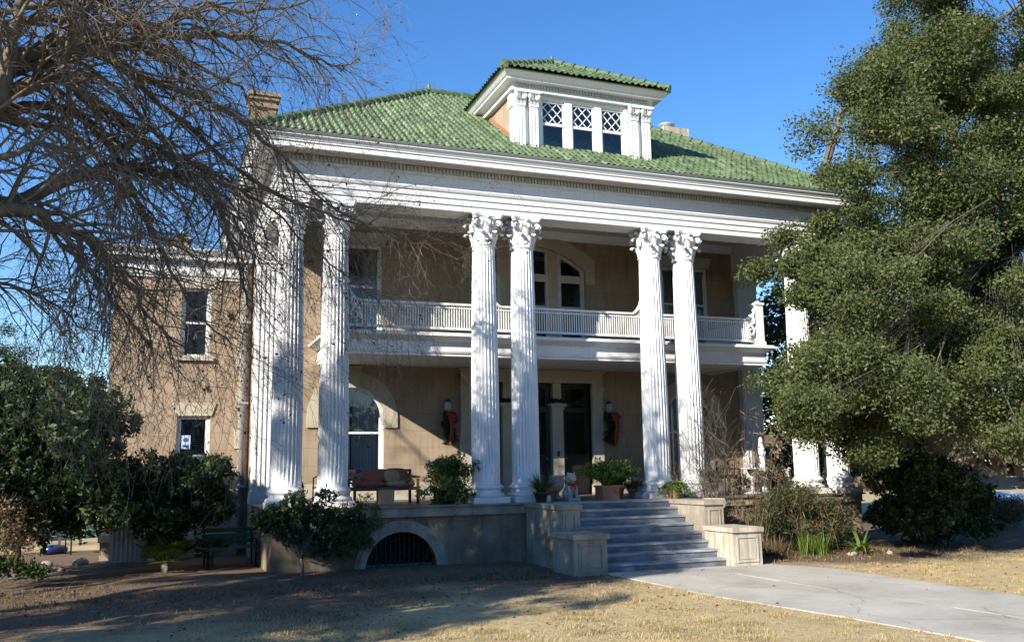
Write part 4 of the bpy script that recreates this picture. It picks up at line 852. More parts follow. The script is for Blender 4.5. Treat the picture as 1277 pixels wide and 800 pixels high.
build('quoins', mb, 'cream', HOUSE)
mb = MB(); mb.tube([(-7.93, WG-.10, GZ+.05), (-7.93, WG-.10, 6.9), (-7.93, WG-.25, 7.2), (-8.2, WG-.3, 7.75)], 0.085, 8)
for z in (0.4, 2.6, 4.8): mb.box(-8.05, -7.81, WG-.2, WG-.001, z, z+.06)
build('downspout', mb, 'metal', HOUSE)
# ================================================================== VEGETATION
def in_poly(x, y, P):
    c = False; n = len(P)
    for i in range(n):
        (x1, y1), (x2, y2) = P[i], P[(i+1) % n]
        if (y1 > y) != (y2 > y) and x < (x2-x1)*(y-y1)/(y2-y1)+x1: c = not c
    return c
def lobes_in(poly, n, y0, y1, r0_, r1_, ok=None, holes=()):
    """lobe centres scattered through a real volume whose outline follows poly"""
    xs = [p_[0] for p_ in poly]; ys = [p_[1] for p_ in poly]; out = []; t = 0
    while len(out) < n and t < 40000:
        t += 1; x = random.uniform(min(xs), max(xs)); y = random.uniform(min(ys), max(ys))
        if not in_poly(x, y, poly) or any((x-a)**2+(y-b)**2 < r_*r_ for a, b, r_ in holes): continue
        P = at(x, y, random.uniform(y0, y1)); r = random.uniform(r0_, r1_)
        if P.z-r < GZ+0.05 or (ok and not ok(P, r)): continue
        out.append((P, r))
    return out
def bend(a, b, sag=0.12, n=6, jit=0.08):
    a = Vector(a); b = Vector(b); L = (b-a).length; pts = []
    j = Vector((random.gauss(0, jit), random.gauss(0, jit), random.gauss(0, jit)))*L
    for i in range(n+1):
        t = i/n; p_ = a.lerp(b, t); p_ = p_+Vector((0, 0, sag*L*sin(pi*t)))+j*sin(pi*t); pts.append(p_)
    return pts
def clusters_of(lobes, per, shell=0.7):
    C = []
    for c_, r in lobes:
        d = RNG.normal(size=(per, 3)); d[:, 2] = d[:, 2]*0.8+0.15; d /= np.linalg.norm(d, axis=1)[:, None]
        C.append(np.array(c_)+d*r*(shell+(1.05-shell)*RNG.random(per))[:, None]*np.array([1, 1, 0.8]))
    return np.concatenate(C)
def leafy(name, label, cat, base, lobes, mat, per=20, nl=60, shell=0.7, spread=0.26, size=0.09, aspect=0.5, trunk_r=0.25, forks=None, bark='bark', group=None, crownname='crown', limbs=5, twigs=True, trunk_h=0.25, flat=0.0, droop=0.0):
    base = Vector(base); root = thing(name, base, label, cat, group)
    C = clusters_of(lobes, per, shell); V, F = leaves(C, nl, spread, size, aspect, flat, 0, droop)
    cen = sum((l[0] for l in lobes), Vector())/len(lobes)
    npmesh(crownname, V, F, mat, root)
    mb = MB(); fork = base.lerp(Vector((cen.x, cen.y, cen.z)), trunk_h); nodes = []
    tp = bend(base-Vector((0, 0, .1)), fork, 0, 4, 0.05); mb.tube(tp, [trunk_r*(1.25 if i == 0 else 1-0.08*i) for i in range(5)], 10)
    tops = sorted(lobes, key=lambda q: -((q[0]-fork).length))[:max(limbs*3, limbs)]; random.shuffle(tops); R = trunk_r*0.62
    for c_, r in tops[:limbs]:
        P = bend(tp[-1], c_, 0.08, 8, 0.07); mb.tube(P, [max(0.012, R*(1-i/9)) for i in range(9)], 7); nodes += P[2:]
    if not nodes: nodes = tp
    NP = np.array(nodes)
    segs0, segs1, w0, w1 = [], [], [], []
    for c_, r in lobes:
        j = int(np.argmin(np.linalg.norm(NP-np.array(c_), axis=1))); P = bend(nodes[j], c_, 0.06, 4, 0.06); rr = max(0.008, min(R*0.3, r*0.032)); mb.tube(P, [rr*(1-0.15*i) for i in range(5)], 5)
        if twigs:
            k = 9
            for _ in range(k):
                d = Vector((random.gauss(0, 1), random.gauss(0, 1), random.gauss(0, .7))).normalized(); e_ = c_+d*r*random.uniform(.7, 1.05); s_ = P[random.randint(2, 4)]
                m_ = s_.lerp(e_, .5)+Vector((0, 0, .08*r)); segs0 += [s_, m_]; segs1 += [m_, e_]; w0 += [rr*.3, rr*.2]; w1 += [rr*.2, 0.004]
    tr = build('trunk', mb, bark, root)
    if segs0:
        V, F = ribbons(np.array(segs0), np.array(segs1), np.array(w0), np.array(w1)); npmesh('twigs', V, F, bark, tr)
    return root
# ---- big live oak on the right, overhanging the corner of the house
oak_poly = [(1140, -60), (1125, 5), (1098, 36), (1068, 70), (1040, 100), (1024, 126), (1020, 160), (1026, 190), (1042, 222), (1054, 245), (1062, 290), (1066, 350), (1062, 400), (1030, 430), (975, 465), (965, 500), (975, 535), (1040, 548), (1085, 565), (1120, 585), (1165, 585), (1205, 545), (1240, 535), (1277, 560), (1420, 545), (1450, -60)]
ok = lambda P, r: (P.x > 9.2 or P.y < -1.6) and P.z > 0.6
holes = [(1238, 28, 12), (1262, 48, 9), (1085, 215, 10), (1110, 218, 10), (1040, 395, 13), (1000, 395, 12), (1270, 600, 40)]
lob = lobes_in(oak_poly, 250, -6.5, 1.5, 0.5, 1.0, ok, holes)
lob += lobes_in(oak_poly, 110, -7.2, -4.5, 0.4, 0.75, ok, holes)
lob += lobes_in([(1120, -30), (1420, -60), (1420, 120), (1150, 90), (1090, 60)], 34, -6, -2, .45, .8, ok, holes)
lob += lobes_in([(935, 300), (985, 285), (1030, 300), (1060, 340), (1040, 380), (960, 365), (930, 345)], 10, -4, -2, 0.35, 0.55, ok)
lob += lobes_in([(960, 290), (1080, 250), (1090, 420), (1000, 440)], 12, -4.5, -2.5, 0.16, 0.32, ok)
lob += lobes_in([(960, 480), (1010, 470), (1080, 500), (1090, 545), (1000, 535), (955, 505)], 9, -4, -2, 0.35, 0.6, ok)
lob += lobes_in([(940, 300), (1030, 270), (1130, 300), (1130, 560), (1000, 540), (985, 440)], 12, -4.5, -2.2, 0.3, 0.55, ok)
leafy('live_oak', 'huge grey green live oak overhanging the right end of the mansion', 'tree', (9.25, -0.9, GZ), lob, 'oakleaf', per=32, nl=66, shell=0.2, spread=(.38, .38, .26), size=0.066, aspect=0.6, trunk_r=0.42, limbs=12, trunk_h=0.35)
# evergreens beyond the right end of the house
lob = lobes_in([(948, 380), (965, 300), (1010, 285), (1110, 300), (1160, 520), (1150, 640), (960, 640)], 70, 6.0, 11.0, 0.9, 1.5, lambda P, r: P.x > 9.0)
leafy('evergreen_tree', 'dark evergreen tree behind the right corner of the mansion, seen past the columns', 'tree', (14.5, 8.5, GZ), lob, 'darkleaf', per=20, nl=26, spread=0.4, size=0.2, trunk_r=0.25, twigs=False)
# ---- evergreen left of the wing
lob = lobes_in([(-80, 480), (15, 462), (70, 478), (105, 470), (135, 500), (150, 530), (142, 575), (158, 600), (140, 655), (60, 668), (-80, 665)], 120, 0.0, 3.2, 0.38, 0.62, lambda P, r: P.x < -10.5 and P.z > -0.75)
leafy('magnolia', 'broad leafy evergreen tree left of the wing with sunlit green leaves', 'tree', (-12.7, 1.6, GZ), lob, 'magleaf', per=20, nl=26, spread=0.18, size=0.13, aspect=0.45, trunk_r=0.11, limbs=6)
# ---- dark bush in front of the wing
lob = lobes_in([(150, 605), (168, 582), (205, 582), (238, 572), (275, 580), (292, 598), (286, 625), (262, 655), (215, 668), (165, 650)], 40, 0.9, 2.4, 0.28, 0.45, lambda P, r: P.z > -0.95)
leafy('tall_shrub', 'tall dark green shrub in front of the wing below its lower window', 'shrub', (-9.75, 1.5, GZ), lob, 'darkleaf', per=20, nl=30, spread=0.15, size=0.11, aspect=0.4, trunk_r=0.05, limbs=5)
# ---- shrubs against the porch wall on the left
lob = lobes_in([(322, 640), (345, 620), (380, 622), (405, 612), (418, 640), (420, 655), (398, 672), (340, 670)], 26, -1.5, -0.95, 0.16, 0.26, None)
lob += lobes_in([(370, 655), (460, 640), (470, 655), (400, 690), (360, 695)], 9, -1.5, -1.0, 0.12, 0.18, None)
leafy('porch_shrub', 'dark leaved shrub with bare crooked stems against the left of the porch wall', 'shrub', (-7.25, -1.15, GZ), lob, 'darkleaf', per=14, nl=13, spread=0.13, size=0.105, aspect=0.4, trunk_r=0.035, limbs=6, trunk_h=0.35)
lob = lobes_in([(425, 640), (440, 622), (470, 625), (476, 650), (465, 680), (430, 690)], 18, -1.2, -0.85, 0.13, 0.2, None)
leafy('feathery_shrub', 'fine leaved olive green shrub spilling over the porch wall beside the basement arch', 'shrub', (-6.0, -0.95, GZ), lob, 'greenleaf', per=14, nl=18, spread=0.11, size=0.06, aspect=0.3, trunk_r=0.025, limbs=4)
# ---- big dark holly at the right corner
lob = lobes_in([(1085, 610), (1110, 582), (1150, 572), (1192, 585), (1222, 615), (1238, 650), (1230, 676), (1180, 684), (1110, 678), (1086, 650)], 64, -3.0, -1.0, 0.3, 0.5, lambda P, r: P.x > 7.3)
leafy('holly_bush', 'large dark green bush at the right corner of the porch under the oak', 'bush', (9.0, -2.2, GZ), lob, 'darkleaf', per=20, nl=30, spread=0.16, size=0.10, aspect=0.5, trunk_r=0.05, limbs=5)
lob = lobes_in([(1232, 645), (1245, 634), (1277, 632), (1300, 645), (1300, 668), (1240, 668)], 16, 1.0, 3.0, 0.35, 0.6, None)
leafy('grey_bush', 'rounded grey green bush at the far right below the carport roof', 'bush', (13.6, 2.0, GZ), lob, 'brownscrub', per=20, nl=36, spread=0.2, size=0.06, trunk_r=0.05, limbs=4)
lob = lobes_in([(-60, 610), (10, 600), (35, 640), (40, 690), (-60, 700)], 22, -0.6, 0.8, 0.3, 0.5, None)
leafy('winter_bush', 'scraggy yellow brown bush at the far left edge', 'bush', (-13.2, 0.0, GZ), lob, 'dryleaf', per=18, nl=16, spread=0.22, size=0.07, aspect=0.3, trunk_r=0.04, limbs=5)
lob = [(at(x, y, -0.4), r) for x, y, r in ((12, 705, .2), (32, 708, .17), (-15, 704, .22), (48, 712, .12))]
leafy('low_bush', 'low green bush on the ground at the far left', 'bush', (-13.0, -0.4, GZ), lob, 'greenleaf', per=20, nl=22, spread=0.12, size=0.07, trunk_r=0.02, limbs=2)
# ---- shade tree out of frame on the left: it throws the broad shadow over the lawn and the porch wall
lob = []
random.seed(21)
for i in range(44):
    a = random.uniform(0, 2*pi); q = random.random()**.5
    lob.append((Vector((-21.5+4.0*q*cos(a), -11.9+2.0*q*sin(a), 6.7+random.uniform(-1.6, 1.8))), random.uniform(.7, 1.2)))
for i in range(26): lob.append((Vector((-17.6+random.uniform(-2.4, 2.0), -12.3+random.uniform(-1.2, 1.2), 8.2+random.uniform(-1.6, 1.3))), random.uniform(.4, .75)))
for i in range(34): lob.append((Vector((-20.8+random.uniform(-3, 3), -14.6+random.uniform(-1.4, 1.2), 5.6+random.uniform(-1.8, 1.6))), random.uniform(.45, .85)))
leafy('shade_tree', 'dense evergreen oak standing left of the lawn, outside the picture', 'tree', (-21.5, -12.2, GZ), lob, 'oakleaf', per=16, nl=30, spread=0.3, size=0.16, trunk_r=0.35, twigs=False)
lob = [(Vector((random.uniform(-31.5, -22.5), -12.4+random.uniform(-1.3, 1.3), random.uniform(10.2, 14.6))), random.uniform(.35, .75)) for _ in range(34)]
leafy('shade_tree', 'taller open crowned oak further left, outside the picture', 'tree', (-27, -13.2, GZ), lob, 'oakleaf', per=13, nl=22, spread=0.28, size=0.17, trunk_r=0.4, twigs=True)
# ---- the bare pecan: limbs as measured, then three generations of drooping twigs
random.seed(5)
root = thing('bare_tree', (-16.2, -7.6, GZ), 'big leafless tree reaching drooping twiggy branches across the left of the mansion', 'tree')
T0 = Vector((-15.9, -7.5, 3.0)); T1 = Vector((-15.6, -7.4, 4.4))
mb = MB(); mb.tube([(-16.2, -7.6, GZ-.1), (-16.15, -7.6, GZ+.5), (-16.0, -7.55, 1.2), T0, T1], [.62, .5, .44, .42, .36], 12)
LIMBS = [
 (T1, [(-110, 120, -7.2), (0, 78, -6.8), (45, 62, -6.5), (105, 52, -6.2), (150, 34, -6), (205, 32, -5.7), (245, 8, -5.3), (330, 15, -4.9), (420, -15, -4.5)], .15),
 (T1, [(-90, 190, -7.3), (-5, 125, -7.4), (14, 45, -7.5), (38, -30, -7.6), (60, -120, -7.8)], .17),
 (T1, [(-100, 160, -7.0), (-10, 120, -7), (60, 100, -7), (90, 60, -7.1), (112, 0, -7.3), (130, -60, -7.5)], .15),
 (T0, [(-120, 200, -6.9), (-20, 140, -6.8), (45, 98, -6.6), (86, 101, -6.4), (124, 128, -6.2), (169, 165, -6), (202, 195, -5.8), (250, 215, -5.4), (300, 245, -5), (335, 300, -4.6)], .11),
 (T0, [(-120, 300, -6.8), (0, 262, -6.4), (75, 225, -6.1), (150, 208, -5.8), (210, 216, -5.5), (262, 225, -5.2), (280, 280, -4.9), (300, 335, -4.6), (312, 390, -4.4)], .14),
 (T0, [(-120, 320, -6.9), (-20, 275, -6.7), (38, 264, -6.6), (83, 289, -6.4), (112, 300, -6.2), (150, 340, -6), (190, 395, -5.8), (235, 440, -5.6)], .12),
 (T1, [(-60, 110, -6.8), (60, 82, -6.3), (169, 49, -6), (240, 45, -5.6), (308, 49, -5.2), (360, 60, -5), (412, 80, -4.6), (452, 78, -4.4)], .10),
 (T1, [(-60, 90, -6.9), (110, 60, -6.4), (180, 100, -6), (270, 130, -5.4), (345, 190, -5), (400, 245, -4.7), (470, 285, -4.5)], .09),
 (T0, [(-80, 160, -6.6), (60, 130, -6.2), (130, 170, -5.8), (165, 240, -5.6), (205, 320, -5.2), (245, 390, -5), (290, 430, -4.8)], .085),
 (T0, [(-150, 400, -6.4), (-60, 360, -6.2), (0, 350, -6), (60, 375, -5.8), (105, 410, -5.7)], .06),
 (T1, [(-160, 60, -8), (-60, -20, -8.2), (60, -40, -8), (170, -30, -7.6), (260, -40, -7), (360, -30, -6.6)], .12),
 (T1, [(-100, 130, -5.5), (20, 150, -5), (90, 170, -4.7), (150, 230, -4.4), (190, 290, -4.2), (260, 330, -4)], .08),
 (T0, [(-100, 230, -7.8), (0, 200, -8), (60, 180, -8), (110, 215, -7.9), (150, 290, -7.8)], .07),
 (T1, [(-120, 80, -5), (0, 20, -4.6), (120, 5, -4.4), (220, 70, -4.1), (300, 110, -4), (330, 170, -3.8), (380, 220, -3.6)], .08),
 (T0, [(-150, 250, -5.4), (-40, 230, -5), (60, 290, -4.8), (120, 350, -4.6), (165, 400, -4.4), (190, 440, -4.3)], .07),
 (T1, [(40, 20, -6.3), (200, 130, -5.4), (300, 215, -4.6), (400, 262, -3.9), (480, 285, -3.4), (545, 300, -3.2)], .06),
 (T1, [(40, 60, -6), (220, 190, -5), (330, 255, -4.3), (410, 330, -3.8), (470, 372, -3.4)], .05),
 (T1, [Vector(q) for q in ((-16.5, -6.8, 7), (-18, -5.6, 9.2), (-19.5, -4.8, 11))], .13),
 (T1, [Vector(q) for q in ((-14.8, -7.2, 7), (-13.4, -7.2, 9.5), (-12.2, -7.0, 11.6))], .13),
 (T1, [Vector(q) for q in ((-15.5, -8.6, 7.2), (-15.6, -10, 10), (-16.5, -11, 12.4))], .13),
 (T1, [Vector(q) for q in ((-17.2, -8.4, 6.6), (-19.4, -8.6, 9), (-21.6, -8.2, 11))], .12),
 (T1, [Vector(q) for q in ((-15.9, -7, 7.5), (-16.2, -6.4, 10), (-15.6, -6, 12.8))], .13)]
def smooth_path(P, k=4):
    out = []; n = len(P)
    for i in range(n-1):
        a, b, c_, d = P[max(i-1, 0)], P[i], P[i+1], P[min(i+2, n-1)]
        for j in range(k):
            t = j/k; out.append(0.5*((2*b)+(c_-a)*t+(2*a-5*b+4*c_-d)*t*t+(3*b-a-3*c_+d)*t**3))
    return out+[P[-1]]
starts = []; dirs = []; lens = []; wid = []
for st, px, r in LIMBS:
    P = smooth_path([Vector(st)]+[q if isinstance(q, Vector) else at(*q) for q in px]); P = [p_+Vector((random.gauss(0, .03), random.gauss(0, .03), random.gauss(0, .03))) for p_ in P]
    n = len(P); rad = [max(0.014, 1.22*r*(1-0.93*(i/(n-1))**0.8)) for i in range(n)]; mb.tube(P, rad, 7)
    for i in range(3 if n < 16 else 5, n-1):
        for _ in range(4 if r in (.06, .05) and i > n*.6 else 2 if i > n*0.35 else 1):
            t = (P[i+1]-P[i]).normalized(); q = Vector((random.gauss(0, 1), random.gauss(0, 1), random.gauss(0, .9))); q = (q-t*q.dot(t)).normalized()
            starts.append(P[i].lerp(P[i+1], random.random())); dirs.append((t*0.9+q*0.8).normalized()); lens.append(random.uniform(1.0, 2.3)); wid.append(min(rad[i]*0.5, 0.036))
tr = build('trunk', mb, 'bark', root)
parts = []; tips = []
S0 = np.array(starts); D0 = np.array(dirs); Ln = np.array(lens); W0 = np.array(wid)
SPEC = [(6, 4.1, 0.55, 0.14), (5, 3.6, 0.44, 0.16), (4, 1.25, 0.38, 0.12), (3, 0, 0, 0.1)]     # segments, children per stick, length factor, droop
for lv, (sg, ch, lf, dr_) in enumerate(SPEC):
    P = S0.copy(); D = D0.copy(); nS, nD, nL, nW = [], [], [], []
    for k in range(sg):
        Q = P+D*(Ln/sg)[:, None]; wa = W0*(1-0.75*k/sg); wb = W0*(1-0.75*(k+1)/sg)
        parts.append(ribbons(P, Q, np.maximum(wa, .0028), np.maximum(wb, .0024)))
        if ch:
            m_ = RNG.random(len(P)) < (ch/(sg-0.0)); m_ = m_ & (k >= (1 if lv == 0 else 0)); idx = np.where(m_)[0]
            q = RNG.normal(size=(len(idx), 3)); t = D[idx]; q -= (q*t).sum(1)[:, None]*t; q /= np.linalg.norm(q, axis=1)[:, None]
            d = t*0.75+q*0.75; nS.append(P[idx]+(Q-P)[idx]*RNG.random((len(idx), 1))); nD.append(d/np.linalg.norm(d, axis=1)[:, None]); nL.append(Ln[idx]*lf*(0.6+0.8*RNG.random(len(idx)))); nW.append(np.minimum(wa[idx]*0.6, .014))
        D = D+RNG.normal(0, 0.16, D.shape)+np.array([0, 0, -dr_]); D /= np.linalg.norm(D, axis=1)[:, None]; P = Q
    if lv >= 2: tips.append(P)
    if ch: S0, D0, Ln, W0 = np.concatenate(nS), np.concatenate(nD), np.concatenate(nL), np.concatenate(nW)
V, F = merge(parts); npmesh('twigs', V, F, 'twig', tr)
T = np.concatenate(tips); T = T[RNG.random(len(T)) < 0.14]; V, F = leaves(T, 1, 0.04, 0.055, 0.6); npmesh('old_leaves', V, F, 'moss', root)
T = T[RNG.random(len(T)) < 0.010]; V, F = leaves(T, 34, 0.075, 0.06, 0.35); npmesh('ball_moss', V, F, 'moss', root)
print('bare twigs', len(F))
# ---- clumps of blades: palms, ferns, canes
def blades(C, n, h, spread, width, lean=0.5, segs=4, droop=0.5):
    """arching blades from base points; each blade a tapered strip with a fold"""
    C = np.repeat(np.asarray(C, float), n, axis=0); k = len(C); a = RNG.random(k)*2*pi; L = h*(0.6+0.5*RNG.random(k)); out = np.stack([np.cos(a), np.sin(a), np.zeros(k)], -1)
    side = np.stack([-np.sin(a), np.cos(a), np.zeros(k)], -1); le = lean*(0.3+RNG.random(k)); base = C+out*(RNG.random(k)*spread)[:, None]; parts_ = []; rows = []
    for i in range(segs+1):
        t = i/segs; pos = base+out*(le*L*t**1.3)[:, None]+np.array([0, 0, 1])*(L*(t-droop*le*t*t))[:, None]; w_ = width*(1-t)**0.6+0.001
        rows += [pos-side*w_/2, pos+side*w_/2]
    V = np.stack(rows, axis=1).reshape(-1, 3); m_ = 2*(segs+1); b = (np.arange(k)*m_)[:, None]
    F = np.concatenate([b+np.array([[2*i, 2*i+1, 2*i+3, 2*i+2]]) for i in range(segs)]); return V, F
def fans(C, n, r, up=0.6, fingers=15):
    Vs, Fs, o = [], [], 0
    for c_ in C:
        for _ in range(n):
            a = random.uniform(0, 2*pi); el = random.uniform(.15, 1.2); d = Vector((cos(a)*cos(el), sin(a)*cos(el), sin(el))); L = r*random.uniform(.6, 1.1); hub = Vector(c_)+d*L
            s_ = d.cross(Vector((0, 0, 1))).normalized(); u_ = s_.cross(d); rr = r*random.uniform(.45, .6)
            P0, P1 = Vector(c_), hub; V, F = ribbons([P0], [P1], [.012], [.008]); Vs.append(V); Fs.append(F+o); o += len(V)
            for k in range(fingers):
                b = -1.9+3.8*k/(fingers-1); dd = d*cos(b)+s_*sin(b); w_ = dd.cross(u_)*0.022*(r/.6); tip = hub+dd*rr-Vector((0, 0, .12*rr)); mid = hub+dd*rr*.5
                V = np.array([hub, mid-w_, tip, mid+w_]); Vs.append(V); Fs.append(np.array([[0, 1, 2, 3]])+o); o += 4
    return np.concatenate(Vs), np.concatenate(Fs)
for (x, y, r, n, lab) in (((205), 712, .62, 26, 'low green fan palm at the foot of the tall dark shrub'), (262, 706, .5, 14, 'smaller grey green fan palm between the tall shrub and the bench')):
    b = atz(x, y, GZ); ro = thing('fan_palm', b, lab, 'palm'); V, F = fans([b+Vector((0, 0, .15))], n, r); npmesh('fronds', V, F, 'fernleaf' if n > 20 else 'greenleaf', ro); build('stem', MB().lathe([(.1, -.05), (.09, .1), (.05, .25)], 8, tuple(b)), 'bark', ro)
# feathery green plants and grasses in the right-hand bed
def bed_plant(name, label, cat, C, n, h, spread, width, mat, lean=.5, extra=None, droop=.5):
    ro = thing(name, (C[0][0], C[0][1], GZ), label, cat); V, F = blades([(c_[0], c_[1], GZ) for c_ in C], n, h, spread, width, lean, 5, droop); npmesh('foliage', V, F, mat, ro)
    if extra: extra(ro)
    return ro
lob = lobes_in([(950, 625), (985, 610), (1030, 612), (1066, 640), (1050, 672), (990, 680), (945, 665)], 44, -2.0, -1.0, 0.2, 0.34, None)
def fl(ro):
    V, F = leaves([tuple(at(1018, 655, -2.1)), tuple(at(1012, 661, -2.1)), tuple(at(1024, 652, -2.1))], 7, .06, .035, .8); npmesh('red_flowers', V, F, 'red', ro)
rr_ = leafy('straggly_bush', 'straggly olive green bush in the bed right of the front steps', 'plant', (5.0, -1.6, GZ), lob, 'scrubgreen', per=20, nl=24, shell=.3, spread=.24, size=.09, aspect=.2, trunk_r=.02, limbs=6); fl(rr_)
bed_plant('ornamental_grass', 'upright green grass clump in the bed in front of the fern bush', 'plant', [(4.5+random.uniform(-.3, .5), -2.35+random.uniform(-.2, .2)) for _ in range(7)], 26, .62, .12, .022, 'fernleaf', .5)
bed_plant('dry_grass_clump', 'clump of brown and green grass at the edge of the bed beside the pedestal', 'plant', [(3.5+random.uniform(-.2, .5), -2.2+random.uniform(-.3, .3)) for _ in range(7)], 30, .55, .14, .014, 'dryleaf', .6)
b = atz(1074, 690); bed_plant('broad_leaf_plant', 'light green strap leaved plant with curling dry leaves near the holly', 'plant', [(b.x, b.y)], 26, .82, .06, .085, 'fernleaf', .95, lambda ro: npmesh('dry_leaves', *blades([(b.x, b.y-.05, GZ)], 24, .5, .1, .09, 1.2, 5, .9), 'dryleaf', ro), .75)
# tall dry canes right of the steps and a leafless twiggy shrub
def canes(name, label, C, n, h, sp, mat, br, par=None, w_=.010, z=GZ, spread=.22):
    ro = par or thing(name, (C[0], C[1], z), label, 'plant'); A0, A1, W, lv = [], [], [], []
    for i in range(n):
        p_ = Vector((C[0]+random.uniform(-sp, sp), C[1]+random.uniform(-sp, sp), z)); a = random.uniform(0, 2*pi); d = Vector((cos(a)*spread, sin(a)*spread, 1)).normalized(); L = h*random.uniform(.55, 1.05); k = 9
        for j in range(k):
            q = p_+d*L/k; A0.append(p_.copy()); A1.append(q.copy()); W.append(w_*(1-.8*j/k)); 
            if br and j > 1:
                for _ in range(br):
                    e_ = Vector((random.gauss(0, .5), random.gauss(0, .5), random.uniform(.3, 1))).normalized(); l = random.uniform(.12, .38)*h/2.2; m_ = q+e_*l; A0.append(q.copy()); A1.append(m_); W.append(w_*.35); A0.append(m_); A1.append(m_+(e_+Vector((random.gauss(0, .4), random.gauss(0, .4), .2))).normalized()*l*.7); W.append(w_*.25)
            elif j > 2: lv.append(tuple(q))
            d = (d+Vector((random.gauss(0, .05), random.gauss(0, .05), 0))).normalized(); p_ = q
    V, F = ribbons(np.array(A0), np.array(A1), np.array(W)); npmesh('stems', V, F, mat, ro)
    if lv: V, F = leaves(lv, 3, .12, .16, .1, 0, 0, .3); npmesh('dry_leaves', V, F, 'dryleaf', ro)
    return ro
canes('cane_clump', 'tall dry brown canes rising beside the right pedestal in front of the porch', (3.2, -1.75), 26, 3.6, .35, 'cane', 0, spread=.13)
canes('dry_cane_clump', 'thin clump of brown reeds at the porch edge behind the gate post', (4.2, -1.0), 14, 3.2, .25, 'cane', 0, spread=.1)
canes('cane_clump', 'brown stalks leaning through the straggly bush right of the pedestal', (4.6, -1.7), 13, 1.9, .7, 'cane', 0, spread=.3)
# ---- lawn grass, leaf litter
k = 620000; X = RNG.uniform(-16, 9, k*2); Y = RNG.uniform(-16, -3.0, k*2); u_, v_ = proj_np(np.stack([X, Y, np.full(2*k, GZ)], -1))
onwalk = (X < 3.15) & (Y < -3.3) & (X < 3.0+0.06*np.maximum(0, -9-Y)) & (X > np.interp(-Y, [3, 7.35, 9.8, 11.5, 14, 20, 26], [-1.5, -1.33, -0.92, -0.75, -0.6, -0.3, 0])-.03+.05*np.sin(Y*9)*np.sin(Y*23))
dens = np.clip((-(Y+4.2)+0.22*np.minimum(X+1.5, 0)+0.9*np.sin(X*1.3)*np.sin(Y*1.1+X*.4))/2.5, 0.03, 1)
dens = np.where(X > 3, np.clip((-Y-4.4)/.8, 0.02, 1), dens)
dens *= 0.6+0.4*np.sin(X*2.1+np.sin(Y*3.3)*1.5)*np.sin(Y*2.7+np.sin(X*1.7))
keep = (v_ < 830) & (v_ > 640) & (u_ > -40) & (u_ < 1320) & ~onwalk & (RNG.random(2*k) < dens); X, Y = X[keep], Y[keep]; k = len(X)
a = RNG.random(k)*2*pi; h = RNG.uniform(.012, .045, k)*(0.6+1.1*(np.sin(X*5.3+2*np.sin(Y*3.1))*np.sin(Y*6.1+X)>.35)); le = RNG.uniform(.1, 1.3, k)*h; P = np.stack([X, Y, np.full(k, GZ-.005)], -1); s_ = np.stack([-np.sin(a), np.cos(a), 0*a], -1)*0.0035; o_ = np.stack([np.cos(a)*le, np.sin(a)*le, h], -1)
V = np.stack([P-s_, P+s_, P+o_*.6+s_*.6, P+o_], 1).reshape(-1, 3); g = npmesh('lawn_grass', V, np.arange(4*k).reshape(-1, 4), 'straw'); tag(g, 'short dry straw coloured lawn grass', 'grass', None, 'stuff'); print('blades', k)
k = 9000; X = RNG.uniform(-15, 9, k); Y = RNG.uniform(-9, -0.7, k); q = (RNG.random(k) < np.where(Y > -4.5, .9, .25)) & ~((X > -1.6) & (X < 3.0) & (Y < -3.4) & (RNG.random(k) > .12)) & ~((np.abs(X) < 2.4) & (Y > -3.7)); X, Y = X[q], Y[q]
V, F = leaves(np.stack([X, Y, np.full(len(X), GZ+.03)], -1), 1, (.05, .05, .008), .045, .6, 0.75); g = npmesh('leaf_litter', V, F, 'dryleaf'); tag(g, 'fallen brown leaves scattered over the soil and lawn', 'leaves', None, 'stuff')
k = 2600; X = RNG.uniform(-14, 9.5, k); Y = RNG.uniform(-3.6, -.7, k); q = ~((np.abs(X) < 2.5)); X, Y = X[q], Y[q]
V, F = blades(np.stack([X, Y, np.full(len(X), GZ)], -1), 4, .12, .05, .012, .8, 3); g = npmesh('bed_weeds', V, F, 'dryleaf'); tag(g, 'low weeds and dry tufts along the foot of the porch wall', 'weeds', None, 'stuff')
lob = [(Vector((random.uniform(-34, -13.5), random.uniform(13, 16), GZ+random.uniform(.6, 2.9))), random.uniform(.6, 1.0)) for _ in range(90)]
V, F = leaves(clusters_of(lob, 22), 20, .3, .2, .45); g = npmesh('hedgerow', V, F, 'darkleaf'); tag(g, 'dark overgrown hedge closing the side yard left of the wing', 'hedge', None, 'stuff')
C = []  # unseen tree belt added behind the viewer, blocks low sky to darken the porch
for i in range(1500):
    a = random.uniform(2.0, 5.1); R = random.uniform(42, 62); C.append((CAM.x+R*sin(a), CAM.y+R*cos(a), GZ+random.uniform(.3, 10)*random.random()**.3))
V, F = leaves(C, 60, (2.4, 2.4, 1.5), .8, .6); g = npmesh('added_woods', V, F, 'darkleaf'); tag(g, 'belt of unseen trees added behind the viewer to block low sky light', 'woods', None, 'stuff')
